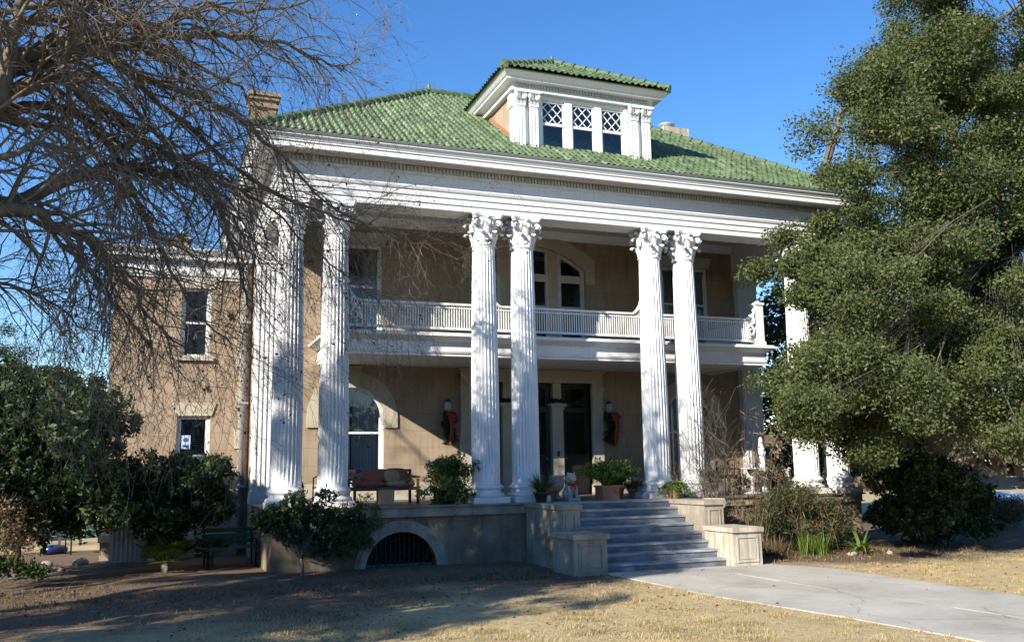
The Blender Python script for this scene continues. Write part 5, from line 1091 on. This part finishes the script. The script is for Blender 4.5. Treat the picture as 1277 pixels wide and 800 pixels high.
# ---- woods far behind
C = []; 
for i in range(900):
    a = random.uniform(-1.15, 1.9); R = random.uniform(75, 120); C.append((CAM.x+R*sin(a+.0), CAM.y+R*cos(a), GZ+random.uniform(.5, 7.0)*random.random()**.35))
V, F = leaves(C, 70, (3.0, 3.0, 1.6), .9, .6); g = npmesh('distant_woods', V, F, 'brownscrub'); tag(g, 'belt of far off brown and green winter woods along the horizon', 'woods', None, 'stuff')
for (px_, Y, h, r, m_, lab) in ((-30, 30, 9, 3.0, 'darkleaf', 'dark round evergreen tree far behind the left edge of the wing'), (95, 42, 7, 2.2, 'magleaf', 'small green tree far beyond the wing, seen past the bench'), (1180, 28, 7.5, 3.0, 'brownscrub', 'brown twiggy tree behind the oak and beside the carport'), (1262, 34, 9.0, 3.2, 'brownscrub', 'taller brown winter tree behind the beige house'), (1330, 26, 8, 3, 'magleaf', 'green tree at the right edge behind the carport')):
    b = at(px_, 600, Y); b.z = GZ; lob = []
    for _ in range(34):
        a = random.uniform(0, 2*pi); q = random.random()**.5; zz = random.uniform(.38, 1)*h; lob.append((Vector((b.x+r*q*cos(a)*(1.1-.5*abs(zz/h-.6)), b.y+r*q*sin(a), GZ+zz)), random.uniform(.5, 1.0)))
    leafy('background_tree', lab, 'tree', b, lob, m_, per=18, nl=34, shell=.3, spread=.4, size=.11, aspect=.35, trunk_r=.2, limbs=6, twigs=True)
# ================================================================== THINGS ON AND ROUND THE PORCH
def pot_mb(c_, r, h, rim=.12, sq=False):
    if sq:
        mb = MB(); x, y, z = c_; mb.box(x-r, x+r, y-r, y+r, z, z+h*.86).box(x-r-.03, x+r+.03, y-r-.03, y+r+.03, z+h*.861, z+h); return mb
    return MB().lathe([(r*.68, 0), (r*.72, .02), (r*.95, h*.78), (r*1.1, h*.80), (r*1.12, h), (r*.98, h), (r*.92, h*.9), (.01, h*.9)], 20, c_)
def potted(label, x, y, r, h, pm, foliage, sq=False, name='potted_plant'):
    ro = thing(name, (x, y, 0.0), label, 'potted plant'); build('pot', pot_mb((x, y, .0), r, h, sq=sq), pm, ro); foliage(ro, x, y, h); return ro
def fern_f(n, L, w_, mat, lean=.9, droop=.6, fine=True):
    def f(ro, x, y, h):
        V, F = blades([(x, y, h*.85)], n, L, .08, w_, lean, 5, droop)
        parts = [(V, F)]
        if fine:   # leaflets along the fronds
            vv = V.reshape(n, 12, 3); P = [];
            for t in range(1, 6): P.append(vv[:, 2*t])
            P = np.concatenate(P); V2, F2 = leaves(P, 5, .05, .07, .3, 0, 0, .2); parts.append((V2, F2))
        V, F = merge(parts); npmesh('foliage', V, F, mat, ro)
    return f
def bushy(ro, x, y, h):
    C = np.array([(x+random.gauss(0, .28), y+random.gauss(0, .18), -.0+random.random()**.75*1.0) for _ in range(125)]); V, F = leaves(C, 60, .15, .085, .32); V2, F2 = blades([(x, y, .3)], 120, .95, .1, .02, .7, 5, .45); V, F = merge([(V, F), (V2, F2)]); npmesh('foliage', V, F, 'greenleaf', ro)
potted('big bushy green fern at the porch edge left of the left column pair', -3.72, 0.1, .24, .36, 'darkpot', bushy)
potted('dark low grassy plant in a black pot right of the left column pair', -1.74, -0.78, .17, .24, 'darkpot', fern_f(190, .62, .02, 'greenleaf', .95, .5, False))
potted('yellow green fern in a square ribbed terracotta planter at the top of the steps', 0.28, -0.15, .22, .34, 'terracotta', fern_f(300, .78, .045, 'fernleaf', .8, .55), True)
potted('darker fern behind the terracotta planter', 0.85, 0.40, .18, .3, 'terracotta', fern_f(200, .8, .03, 'greenleaf', .7, .5))
potted('small terracotta pot with red brown leaves behind the steps', 1.35, 0.55, .13, .22, 'terracotta', fern_f(40, .3, .04, 'dryleaf', .8, .5))
potted('ivy like plant spilling over a flared terracotta pot in front of the right column pair', 1.80, -0.76, .15, .28, 'terracotta', fern_f(90, .36, .045, 'fernleaf', 1.3, 1.0))
canes('', '', (1.80, -0.76), 9, .95, .05, 'cane', 1, WORLD and bpy.data.objects['potted_plant.005'], .005, .3, .35)
pr = potted('terracotta pot of tall bare canes and dark leaves right of the right column pair', 3.3, 0.05, .22, .34, 'terracotta', fern_f(80, .5, .04, 'darkleaf', .8, .5))
canes('', '', (3.3, 0.05), 16, 2.5, .12, 'cane', 0, pr, .008, .3, .12)
canes('bare_shrub', 'leafless shrub of fine dark twigs in front of the right column pair', (2.75, -0.95), 14, 3.5, .14, 'bark', 4, None, .016, GZ, .2)
ro = thing('potted_plant', (-1.12, .15, 0), 'dusty red pot with bare arching stems beside the stone lion', 'potted plant'); build('pot', pot_mb((-1.12, .12, 0), .17, .3), 'terracotta', ro)
V, F = blades([(-1.12, .12, .28)], 14, .7, .05, .012, .9, 5, .5); npmesh('foliage', V, F, 'cane', ro)
# stone urn behind the lion
ro = thing('stone_urn', (-0.80, .45, 0), 'grey stone urn on the porch behind the stone lion', 'urn'); build('body', MB().lathe([(.15, 0), (.15, .05), (.06, .1), (.06, .18), (.17, .3), (.2, .45), (.17, .55), (.21, .6), (.17, .6), (.01, .5)], 20, (-.80, .45, 0)), 'stone', ro)
# seated stone lion with a red bow
def stone_lion(x, y):
    ro = thing('lion_statue', (x, y, 0), 'pale stone seated lion wearing a red bow at the top of the steps', 'statue')
    mb = MB(); mb.box(x-.15, x+.15, y-.2, y+.2, 0, .07)
    mb.tube([(x, y+.12, .08), (x, y+.1, .2), (x, y+.02, .33), (x, y-.03, .43), (x, y-.05, .5)], [.13, .15, .13, .10, .08], 12)
    mb.ellipsoid((x, y-.06, .54), (.115, .12, .105), 14, 10); mb.ellipsoid((x, y-.165, .51), (.06, .06, .05), 10, 8); mb.ellipsoid((x, y+.0, .52), (.14, .10, .14), 12, 8)
    for s_ in (-1, 1):
        mb.tube([(x+s_*.08, y-.06, .38), (x+s_*.085, y-.11, .22), (x+s_*.085, y-.12, .1)], [.055, .042, .038], 8); mb.ellipsoid((x+s_*.085, y-.15, .095), (.05, .07, .03), 8, 6)
        mb.ellipsoid((x+s_*.13, y+.05, .15), (.06, .13, .09), 10, 8); mb.ellipsoid((x+s_*.14, y-.05, .09), (.045, .09, .03), 8, 6); mb.ellipsoid((x+s_*.08, y-.03, .635), (.03, .02, .035), 8, 6); mb.ellipsoid((x+s_*.045, y-.165, .565), (.014, .012, .014), 6, 5)
    mb.tube([(x+.12, y+.15, .1), (x+.2, y+.1, .1), (x+.2, y, .1)], [.02, .018, .03], 6); build('body', mb, 'stone', ro)
    return ro
stone_lion(-0.74, -0.25)
mb = MB(); x, y = -.74, -.25
for s_ in (-1, 1):
    mb.ellipsoid((x+s_*.085, y-.135, .40), (.08, .025, .045), 10, 6); mb.bar((x+s_*.01, y-.14, .39), (x+s_*.06, y-.16, .27), .035, .01, (0, 1, 0))
mb.ellipsoid((x, y-.15, .40), (.025, .025, .025), 8, 6); tag(build('bow', mb, 'red', None), 'red ribbon bow tied at the neck of the stone lion', 'bow')
# Christmas swags hung from the wall lanterns
def swag(x, y, z, label, flip):
    ro = thing('christmas_swag', (x, y, z-1.0), label, 'swag')
    C = [(x+random.gauss(0, .05)+flip*.02, y-.05, z-.05-.8*t) for t in np.linspace(0, 1, 22)]; V, F = leaves(C, 90, (.19, .07, .08), .10, .3); npmesh('greenery', V, F, 'darkleaf', ro)
    mb = MB()
    for k, (a, L) in enumerate(((-.5, .28), (.6, .28), (-.2, .2), (.2, .2))): mb.ellipsoid((x+flip*.12+sin(a)*L*.4, y-.13, z-.12+cos(a)*.05-.05*k), (.11, .04, .07), 10, 6)
    pts = [Vector((x+flip*.16, y-.15, z-.16)), Vector((x+flip*.17, y-.16, z-.4)), Vector((x+flip*.1, y-.15, z-.62)), Vector((x+flip*.13, y-.14, z-.8))]
    for a, b in zip(pts[:-1], pts[1:]): mb.bar(a, b+(b-a)*.06, .11, .012, (0, 1, 0))
    build('ribbon', mb, 'red', ro); mb = MB(); 
    for a, b in zip(pts[:-1], pts[1:]): a = a+Vector((-.05, -.012, -.08)); b = b+Vector((-.05, -.012, -.12)); mb.bar(a, b+(b-a)*.06, .05, .01, (0, 1, 0))
    build('ribbon_tail', mb, 'orange' if flip > 0 else 'red', ro)
swag(2.34, WY-.28, 2.35, 'evergreen swag with a long red and orange ribbon right of the front door', 1)
swag(-2.62, WY-.28, 2.35, 'dark evergreen swag with a red bow left of the front door, beside the column', .5)
for x in (-.77, .77):
    V, F = leaves([(x+q, WY-.12, 2.70) for q in np.linspace(-.24, .24, 7)], 50, (.07, .07, .05), .09, .25); g = npmesh('garland', V, F, 'darkleaf'); tag(g, 'dark green garland lying on the capital of the %s door post' % ('left' if x < 0 else 'right'), 'garland')
# ---- wooden sofa with cushions on the left of the porch
ro = thing('porch_sofa', (-5.0, 1.1, 0), 'dark wooden sofa on the porch in front of the arched window', 'sofa')
mb = MB()
for x in (-5.75, -4.25):
    for y, h in ((.75, .58), (1.5, .78)): mb.bar((x, y, 0), (x, y, h), .06, .06)
    mb.bar((x, .7, .62), (x, 1.55, .64), .07, .05)
mb.bar((-5.78, 1.5, .78), (-4.22, 1.5, .78), .05, .06); mb.bar((-5.78, .75, .36), (-4.22, .75, .36), .05, .08); mb.bar((-5.78, 1.5, .36), (-4.22, 1.5, .36), .05, .08); mb.bar((-5.78, 1.5, .5), (-4.22, 1.5, .5), .04, .05)
for i in range(13): mb.bar((-5.65+i*.108, 1.5, .5), (-5.65+i*.108, 1.5, .76), .03, .02)
build('frame', mb, 'wood', ro)
def cushion(name, par, c_, r, mat, rot=0, tilt=0, n=10):
    mb = MB(); vs = []
    def se(t, p_): return math.copysign(abs(t)**p_, t)
    m_, k = 10, 20
    for i in range(m_+1):
        for j in range(k):
            th = -pi/2+pi*i/m_; ph = 2*pi*j/k; v = Vector((r[0]*se(cos(th), .6)*se(cos(ph), .4), r[1]*se(cos(th), .6)*se(sin(ph), .4), r[2]*se(sin(th), .8))); v = Matrix.Rotation(tilt, 3, 'X')@v; v = Matrix.Rotation(rot, 3, 'Z')@v; vs.append(v+Vector(c_))
    mb.add(vs, [(i*k+j, i*k+(j+1) % k, (i+1)*k+(j+1) % k, (i+1)*k+j) for i in range(m_) for j in range(k)], True); return build(name, mb, mat, par)
for i in range(2): cushion('seat_cushion', ro, (-5.36+i*.73, 1.12, .46), (.36, .36, .09), 'tancloth' if i else 'rust')
tag(cushion('throw_pillow', None, (-4.66, 1.22, .66), (.3, .09, .2), 'rust', .1, -.7), 'rust red pillow at the right end of the sofa', 'pillow')
tag(cushion('throw_pillow', None, (-5.2, 1.2, .66), (.34, .09, .2), 'rust', -.15, -.8), 'rust red pillow leaning in the middle of the sofa', 'pillow')
tag(cushion('throw_pillow', None, (-4.82, 1.02, .64), (.2, .06, .16), 'tancloth', .2, -.5), 'small tan pillow lying in front of the rust pillows', 'pillow')
def chair(name, label, x, y, rz, mat, w_=.5, seat=.44, back=.92, cush=None, group=None):
    ro = thing(name, (x, y, 0), label, 'chair', group); R = Matrix.Rotation(rz, 3, 'Z'); T = lambda *p_: Vector((x, y, 0))+R@Vector(p_)
    h = w_/2
    for sx in (-1, 1):
        for sy in (-1, 1):
            mb = MB(); mb.tube([T(sx*h, sy*h, 0), T(sx*h*.95, sy*h*.95, seat), *( [T(sx*h*.95, h*1.15, back)] if sy > 0 else [T(sx*h*.98, -h*.9, seat+.22)])], .016, 6); build('leg', mb, mat, ro)
    mb = MB(); mb.tube([T(-h, -h, seat), T(h, -h, seat), T(h, h, seat), T(-h, h, seat), T(-h, -h, seat)], .014, 6)
    for i in range(6): mb.bar(T(-h+w_*i/5, -h, seat), T(-h+w_*i/5, h, seat), .014, .01)
    build('seat', mb, mat, ro); mb = MB(); mb.tube([T(-h*.95, h*1.15, back-.06), T(-h*.5, h*1.2, back+.02), T(0, h*1.22, back+.05), T(h*.5, h*1.2, back+.02), T(h*.95, h*1.15, back-.06)], .016, 6)
    for i in range(1, 6): mb.tube([T(-h+w_*i/6, h, seat), T(-h+w_*i/6, h*1.2, back)], .009, 5)
    mb.tube([T(0, h*1.12, seat+.25)+R@Vector((.1*cos(2*pi*i/12), 0, .1*sin(2*pi*i/12))) for i in range(13)], .009, 5)
    for sx in (-1, 1): mb.tube([T(sx*h*.98, -h*.9, seat+.22), T(sx*h, 0, seat+.25), T(sx*h*.95, h*1.05, seat+.26)], .014, 6)
    build('backrest', mb, mat, ro)
    if cush: tag(cushion('chair_pad', None, tuple(T(0, 0, seat+.05)), (h*.9, h*.9, .04), cush, rz), 'red seat pad on the iron chair at %s' % label.split(' at ')[1], 'cushion')
    return ro
chair('porch_chair', 'dark wooden porch chair left of the sofa, next to the column', -6.35, 1.0, -.5, 'wood', .5, .42, .85)
ro = thing('side_table', (-5.0, .25, 0), 'small pale box table in front of the sofa', 'table'); mb = MB(); mb.box(-5.3, -4.95, .2, .5, .04, .36); mb2 = MB().box(-5.33, -4.92, .17, .53, .361, .39); build('body', mb, 'tancloth', ro); build('top', mb2, 'wood', ro)
# small figurine between the first two columns
ro = thing('figurine', (-6.95, 1.2, 0), 'small brown figurine on a white stand between the two leftmost columns', 'statue'); x, y = -6.95, 1.2
build('stand', MB().lathe([(.16, 0), (.14, .04), (.05, .08), (.05, .3), (.15, .34), (.15, .37)], 14, (x, y, 0)), 'marblewhite', ro)
build('body', MB().lathe([(.1, .37), (.12, .42), (.09, .52), (.05, .58), (.06, .63), (.065, .68), (.04, .73), (.01, .75)], 14, (x, y, 0)), 'terracotta', ro)
# wrought iron set with red pads at the right
chair('iron_chair', 'black iron garden chair at the left of the round table', 4.35, .75, -1.2, 'iron', .46, .43, .88, 'red')
chair('iron_chair', 'black iron garden chair at the back of the round table', 4.95, 1.55, .1, 'iron', .46, .43, .9, 'red')
chair('iron_chair', 'black iron garden chair at the right of the round table', 5.95, .6, 1.3, 'iron', .46, .43, .88)
ro = thing('round_table', (5.15, .75, 0), 'round white garden table between the iron chairs', 'table')
build('tabletop', MB().lathe([(.01, .66), (.42, .66), (.44, .675), (.42, .70), (.01, .70)], 28, (5.15, .75, 0)), 'marblewhite', ro); build('pedestal', MB().lathe([(.24, 0), (.22, .03), (.05, .08), (.04, .3), (.06, .5), (.14, .655)], 16, (5.15, .75, 0)), 'marblewhite', ro)
# white robed statue on a pedestal
x, y = 5.72, 1.05
ro = thing('robed_statue', (x, y, 0), 'slender white statue of a robed woman on a pedestal beside the right pilaster', 'statue')
build('pedestal', MB().lathe([(.17, 0), (.17, .06), (.11, .1), (.10, .38), (.15, .42), (.15, .46)], 12, (x, y, 0)), 'marblewhite', ro)
mb = MB(); mb.lathe([(.13, .46), (.12, .5), (.115, .7), (.105, .9), (.09, 1.02), (.105, 1.14), (.115, 1.22), (.09, 1.28), (.045, 1.32), (.04, 1.35)], 18, (x, y, 0)); mb.ellipsoid((x, y-.01, 1.42), (.062, .07, .085), 12, 10)
mb.lathe([(.115, 1.18), (.10, 1.3), (.078, 1.4), (.072, 1.48), (.04, 1.53), (.005, 1.545)], 16, (x, y+.025, 0))
for s_ in (-1, 1): mb.tube([(x+s_*.11, y, 1.24), (x+s_*.13, y-.03, 1.08), (x+s_*.06, y-.11, 1.02), (x+s_*.01, y-.13, 1.12)], [.04, .036, .03, .02], 8)
for i in range(9): a = 2*pi*i/9; mb.tube([(x+.11*cos(a), y+.11*sin(a), 1.0), (x+.125*cos(a), y+.125*sin(a), .7), (x+.14*cos(a), y+.14*sin(a), .47)], .012, 5)
mb.xform(lambda a, b2, c_: (x+(a-x)*.72, y+(b2-y)*.72, c_)); build('figure', mb, 'marblewhite', ro)
mb = MB(); b = at(981, 586, .8)
for s_ in (-1, 1): mb.ellipsoid((b.x+s_*.08, b.y, b.z+.03), (.075, .03, .05), 10, 6); mb.bar((b.x+s_*.01, b.y, b.z), (b.x+s_*.06, b.y, b.z-.2), .05, .012, (0, 1, 0))
mb.tube([(b.x, b.y+.03, 0), (b.x, b.y+.03, b.z)], .012, 6); tag(build('white_bow', mb, 'marblewhite'), 'white bow on a slim stake between the statue and the right columns', 'bow')
# shrub beside the table (brown dry)
lob = [(at(x_, y_, 1.6), r) for x_, y_, r in ((965, 590, .25), (975, 600, .25), (925, 603, .2), (960, 605, .25))]
ro = leafy('potted_shrub', 'brown dry shrub behind the round table and the statue', 'shrub', (6.5, 1.7, 0), lob, 'brownscrub', per=14, nl=24, spread=.16, size=.08, trunk_r=.02, limbs=3)
# ---- utility things by the wing
ro = thing('equipment_cabinet', (-10.65, 3.6, GZ), 'pale grey ribbed metal cabinet standing against the lower left of the wing', 'cabinet')
mb = MB(); mb.box(-11.0, -10.15, 3.3, 3.9, GZ+.1, GZ+1.0)
for i in range(8): x = -10.96+i*.1; mb.box(x, x+.05, 3.24, 3.299, GZ+.13, GZ+.96)
build('body', mb, 'white', ro); build('lid', MB().box(-11.04, -10.11, 3.24, 3.94, GZ+1.001, GZ+1.06), 'metal', ro); build('plinth', MB().box(-11.1, -10.0, 3.2, 4.0, GZ-.02, GZ+.099), 'concrete', ro)
def bench(label, c_, rz, wdt, m1, m2):
    ro = thing('garden_bench', c_, label, 'bench'); R = Matrix.Rotation(rz, 3, 'Z'); T = lambda *p_: Vector(c_)+R@Vector(p_); h = wdt/2
    for i in range(4): mb = MB(); mb.bar(T(-h, -.2+.12*i, .43), T(h, -.2+.12*i, .43), .1, .03); build('seat_slat', mb, m1, ro)
    for i in range(3): mb = MB(); mb.bar(T(-h, .26+.02*i, .55+.13*i), T(h, .26+.02*i, .55+.13*i), .03, .1); build('back_slat', mb, m1, ro)
    for sx in (-1, 1): mb = MB(); mb.tube([T(sx*h*.9, -.22, 0), T(sx*h*.9, -.22, .6), T(sx*h*.9, .2, .62)], .022, 6).tube([T(sx*h*.9, .2, 0), T(sx*h*.9, .24, .45), T(sx*h*.9, .32, .86)], .022, 6).tube([T(sx*h*.9, -.22, .4), T(sx*h*.9, .22, .4)], .022, 6); build('end_frame', mb, m2, ro)
    return ro
b = atz(284, 702); bench('green slatted bench with black iron ends under the downspout', (b.x, 2.2, GZ), .15, 1.2, 'greenpaint', 'iron')
b = at(108, 690, 8.0); b.z = GZ; bench('teal green bench on the grass beyond the left corner of the wing', b, .4, 1.1, 'greenpaint', 'iron')
for i, (x_, y_, Y, s_, lab) in enumerate(((58, 706, 1.0, .14, 'pale rock lying left of the wing near the low bush'), (72, 712, .8, .11, 'smaller pale rock right of the first rock by the wing'), (100, 704, 4, .16, 'flat pale stone beside the far bench'), (962, 693, -2.6, .12, 'dark rock at the foot of the right pedestal'), (975, 697, -2.8, .09, 'small dark rock at the edge of the bed beside the walk'), (1063, 692, -2.6, .11, 'pale rock beside the strap leaved plant'), (1110, 690, -2.9, .08, 'small pale stone in front of the holly'))):
    b = atz(x_, y_); mb = MB(); mb.ellipsoid((0, 0, 0), (s_*1.3, s_, s_*.7), 12, 8); rs = random.Random(i); ph = [rs.uniform(0, 6) for _ in range(6)]
    mb.xform(lambda x, y, z: (b.x+x*(1+.2*sin(9*y+ph[0])), b.y+y*(1+.2*sin(11*x+ph[1])), GZ+s_*.3+z*(1+.25*sin(8*x+ph[2])*cos(9*y+ph[3])))); tag(build('rock', mb, 'rock' if i != 3 and i != 4 else 'darkpot'), lab, 'rock')
# ---- far things: car, fence, carport and neighbour's house
b = atz(66, 690); mb = MB(); mb.ellipsoid((b.x, b.y, GZ+.1), (.34, .25, .17), 18, 10); mb.xform(lambda x, y, z: (x+.04*sin(9*z), y+.05*sin(7*x), max(GZ, z+.05*sin(6*x+2)*sin(5*y)))); tag(build('tarp', mb, 'bluecar'), 'blue tarp lying over a low heap beyond the wing at the far left', 'tarp')
ro = thing('wire_fence', tuple(at(90, 690, 11)), 'thin wire fence with slim posts across the far lawn at the left', 'fence'); fa = at(-60, 690, 11.5); fb = at(150, 690, 11)
for i in range(9): q = fa.lerp(fb, i/8); build('post', MB().bar((q.x, q.y, GZ), (q.x, q.y, GZ+1.2), .07, .07), 'wood', ro)
mb = MB(); [mb.bar((fa.x, fa.y, GZ+h), (fb.x, fb.y, GZ+h), .015, .015) for h in (.3, .6, .9, 1.15)]; build('wire', mb, 'metal', ro)
ro = thing('carport', (22, 14, GZ), 'low carport with a pale blue metal roof at the far right', 'carport')
A = at(1205, 640, 14); Bx = at(1330, 640, 14)
mb = MB(); zt = at(1240, 631, 14).z; 
mb.add([(A.x, 14, zt-.12), (Bx.x+2, 14, zt-.12), (Bx.x+2, 19, zt+.35), (A.x, 19, zt+.35), (A.x, 14, zt), (Bx.x+2, 14, zt), (Bx.x+2, 19, zt+.47), (A.x, 19, zt+.47)], [(0, 3, 2, 1), (4, 5, 6, 7), (0, 1, 5, 4), (1, 2, 6, 5), (2, 3, 7, 6), (3, 0, 4, 7)])
for i in range(30): x = A.x+.1+i*.4; mb.bar((x, 14, zt+.015), (x, 19, zt+.485), .04, .03) if x < Bx.x+2 else None
build('roof', mb, 'roofblue', ro); build('fascia', MB().box(A.x, Bx.x+2, 13.9, 13.99, zt-.22, zt+.02), 'white', ro)
for i in range(4): x = A.x+.3+i*2.6; build('post', MB().box(x-.06, x+.06, 14.1, 14.22, GZ, zt-.2), 'white', ro)
build('back_wall', MB().box(A.x, Bx.x+2, 18.5, 18.6, GZ, zt+.2), 'dark', ro)
P = at(1240, 622, 30); Q = at(1277, 598, 30); ro = thing('neighbour_house', (Q.x, 33, GZ), 'beige house with a shingled gable roof behind the carport at the far right', 'house')
x0 = P.x; x1 = P.x+14; zc = P.z; zr = Q.z+1.2
build('wall', MB().box(x0+.5, x1-.5, 30.6, 38, GZ, zc), 'sidingbeige', ro); mb = MB(); mb.prism_x([(30, zc), (34.3, zr), (38.6, zc), (38.6, zc+.15), (34.3, zr+.18), (30, zc+.15)], x0, x1); build('roof', mb, 'roofbeige', ro); build('gable', MB().prism_x([(30.6, zc), (34.3, zr-.1), (38, zc)], x0+.6, x0+.7), 'sidingbeige', ro)
for i in range(2): w_ = build('window', MB().box(x0+2+i*3, x0+3+i*3, 30.5, 30.59, GZ+.9, GZ+2), 'white', ro); build('pane', MB().box(x0+2.08+i*3, x0+2.92+i*3, 30.47, 30.499, GZ+.98, GZ+1.92), 'dark', w_)
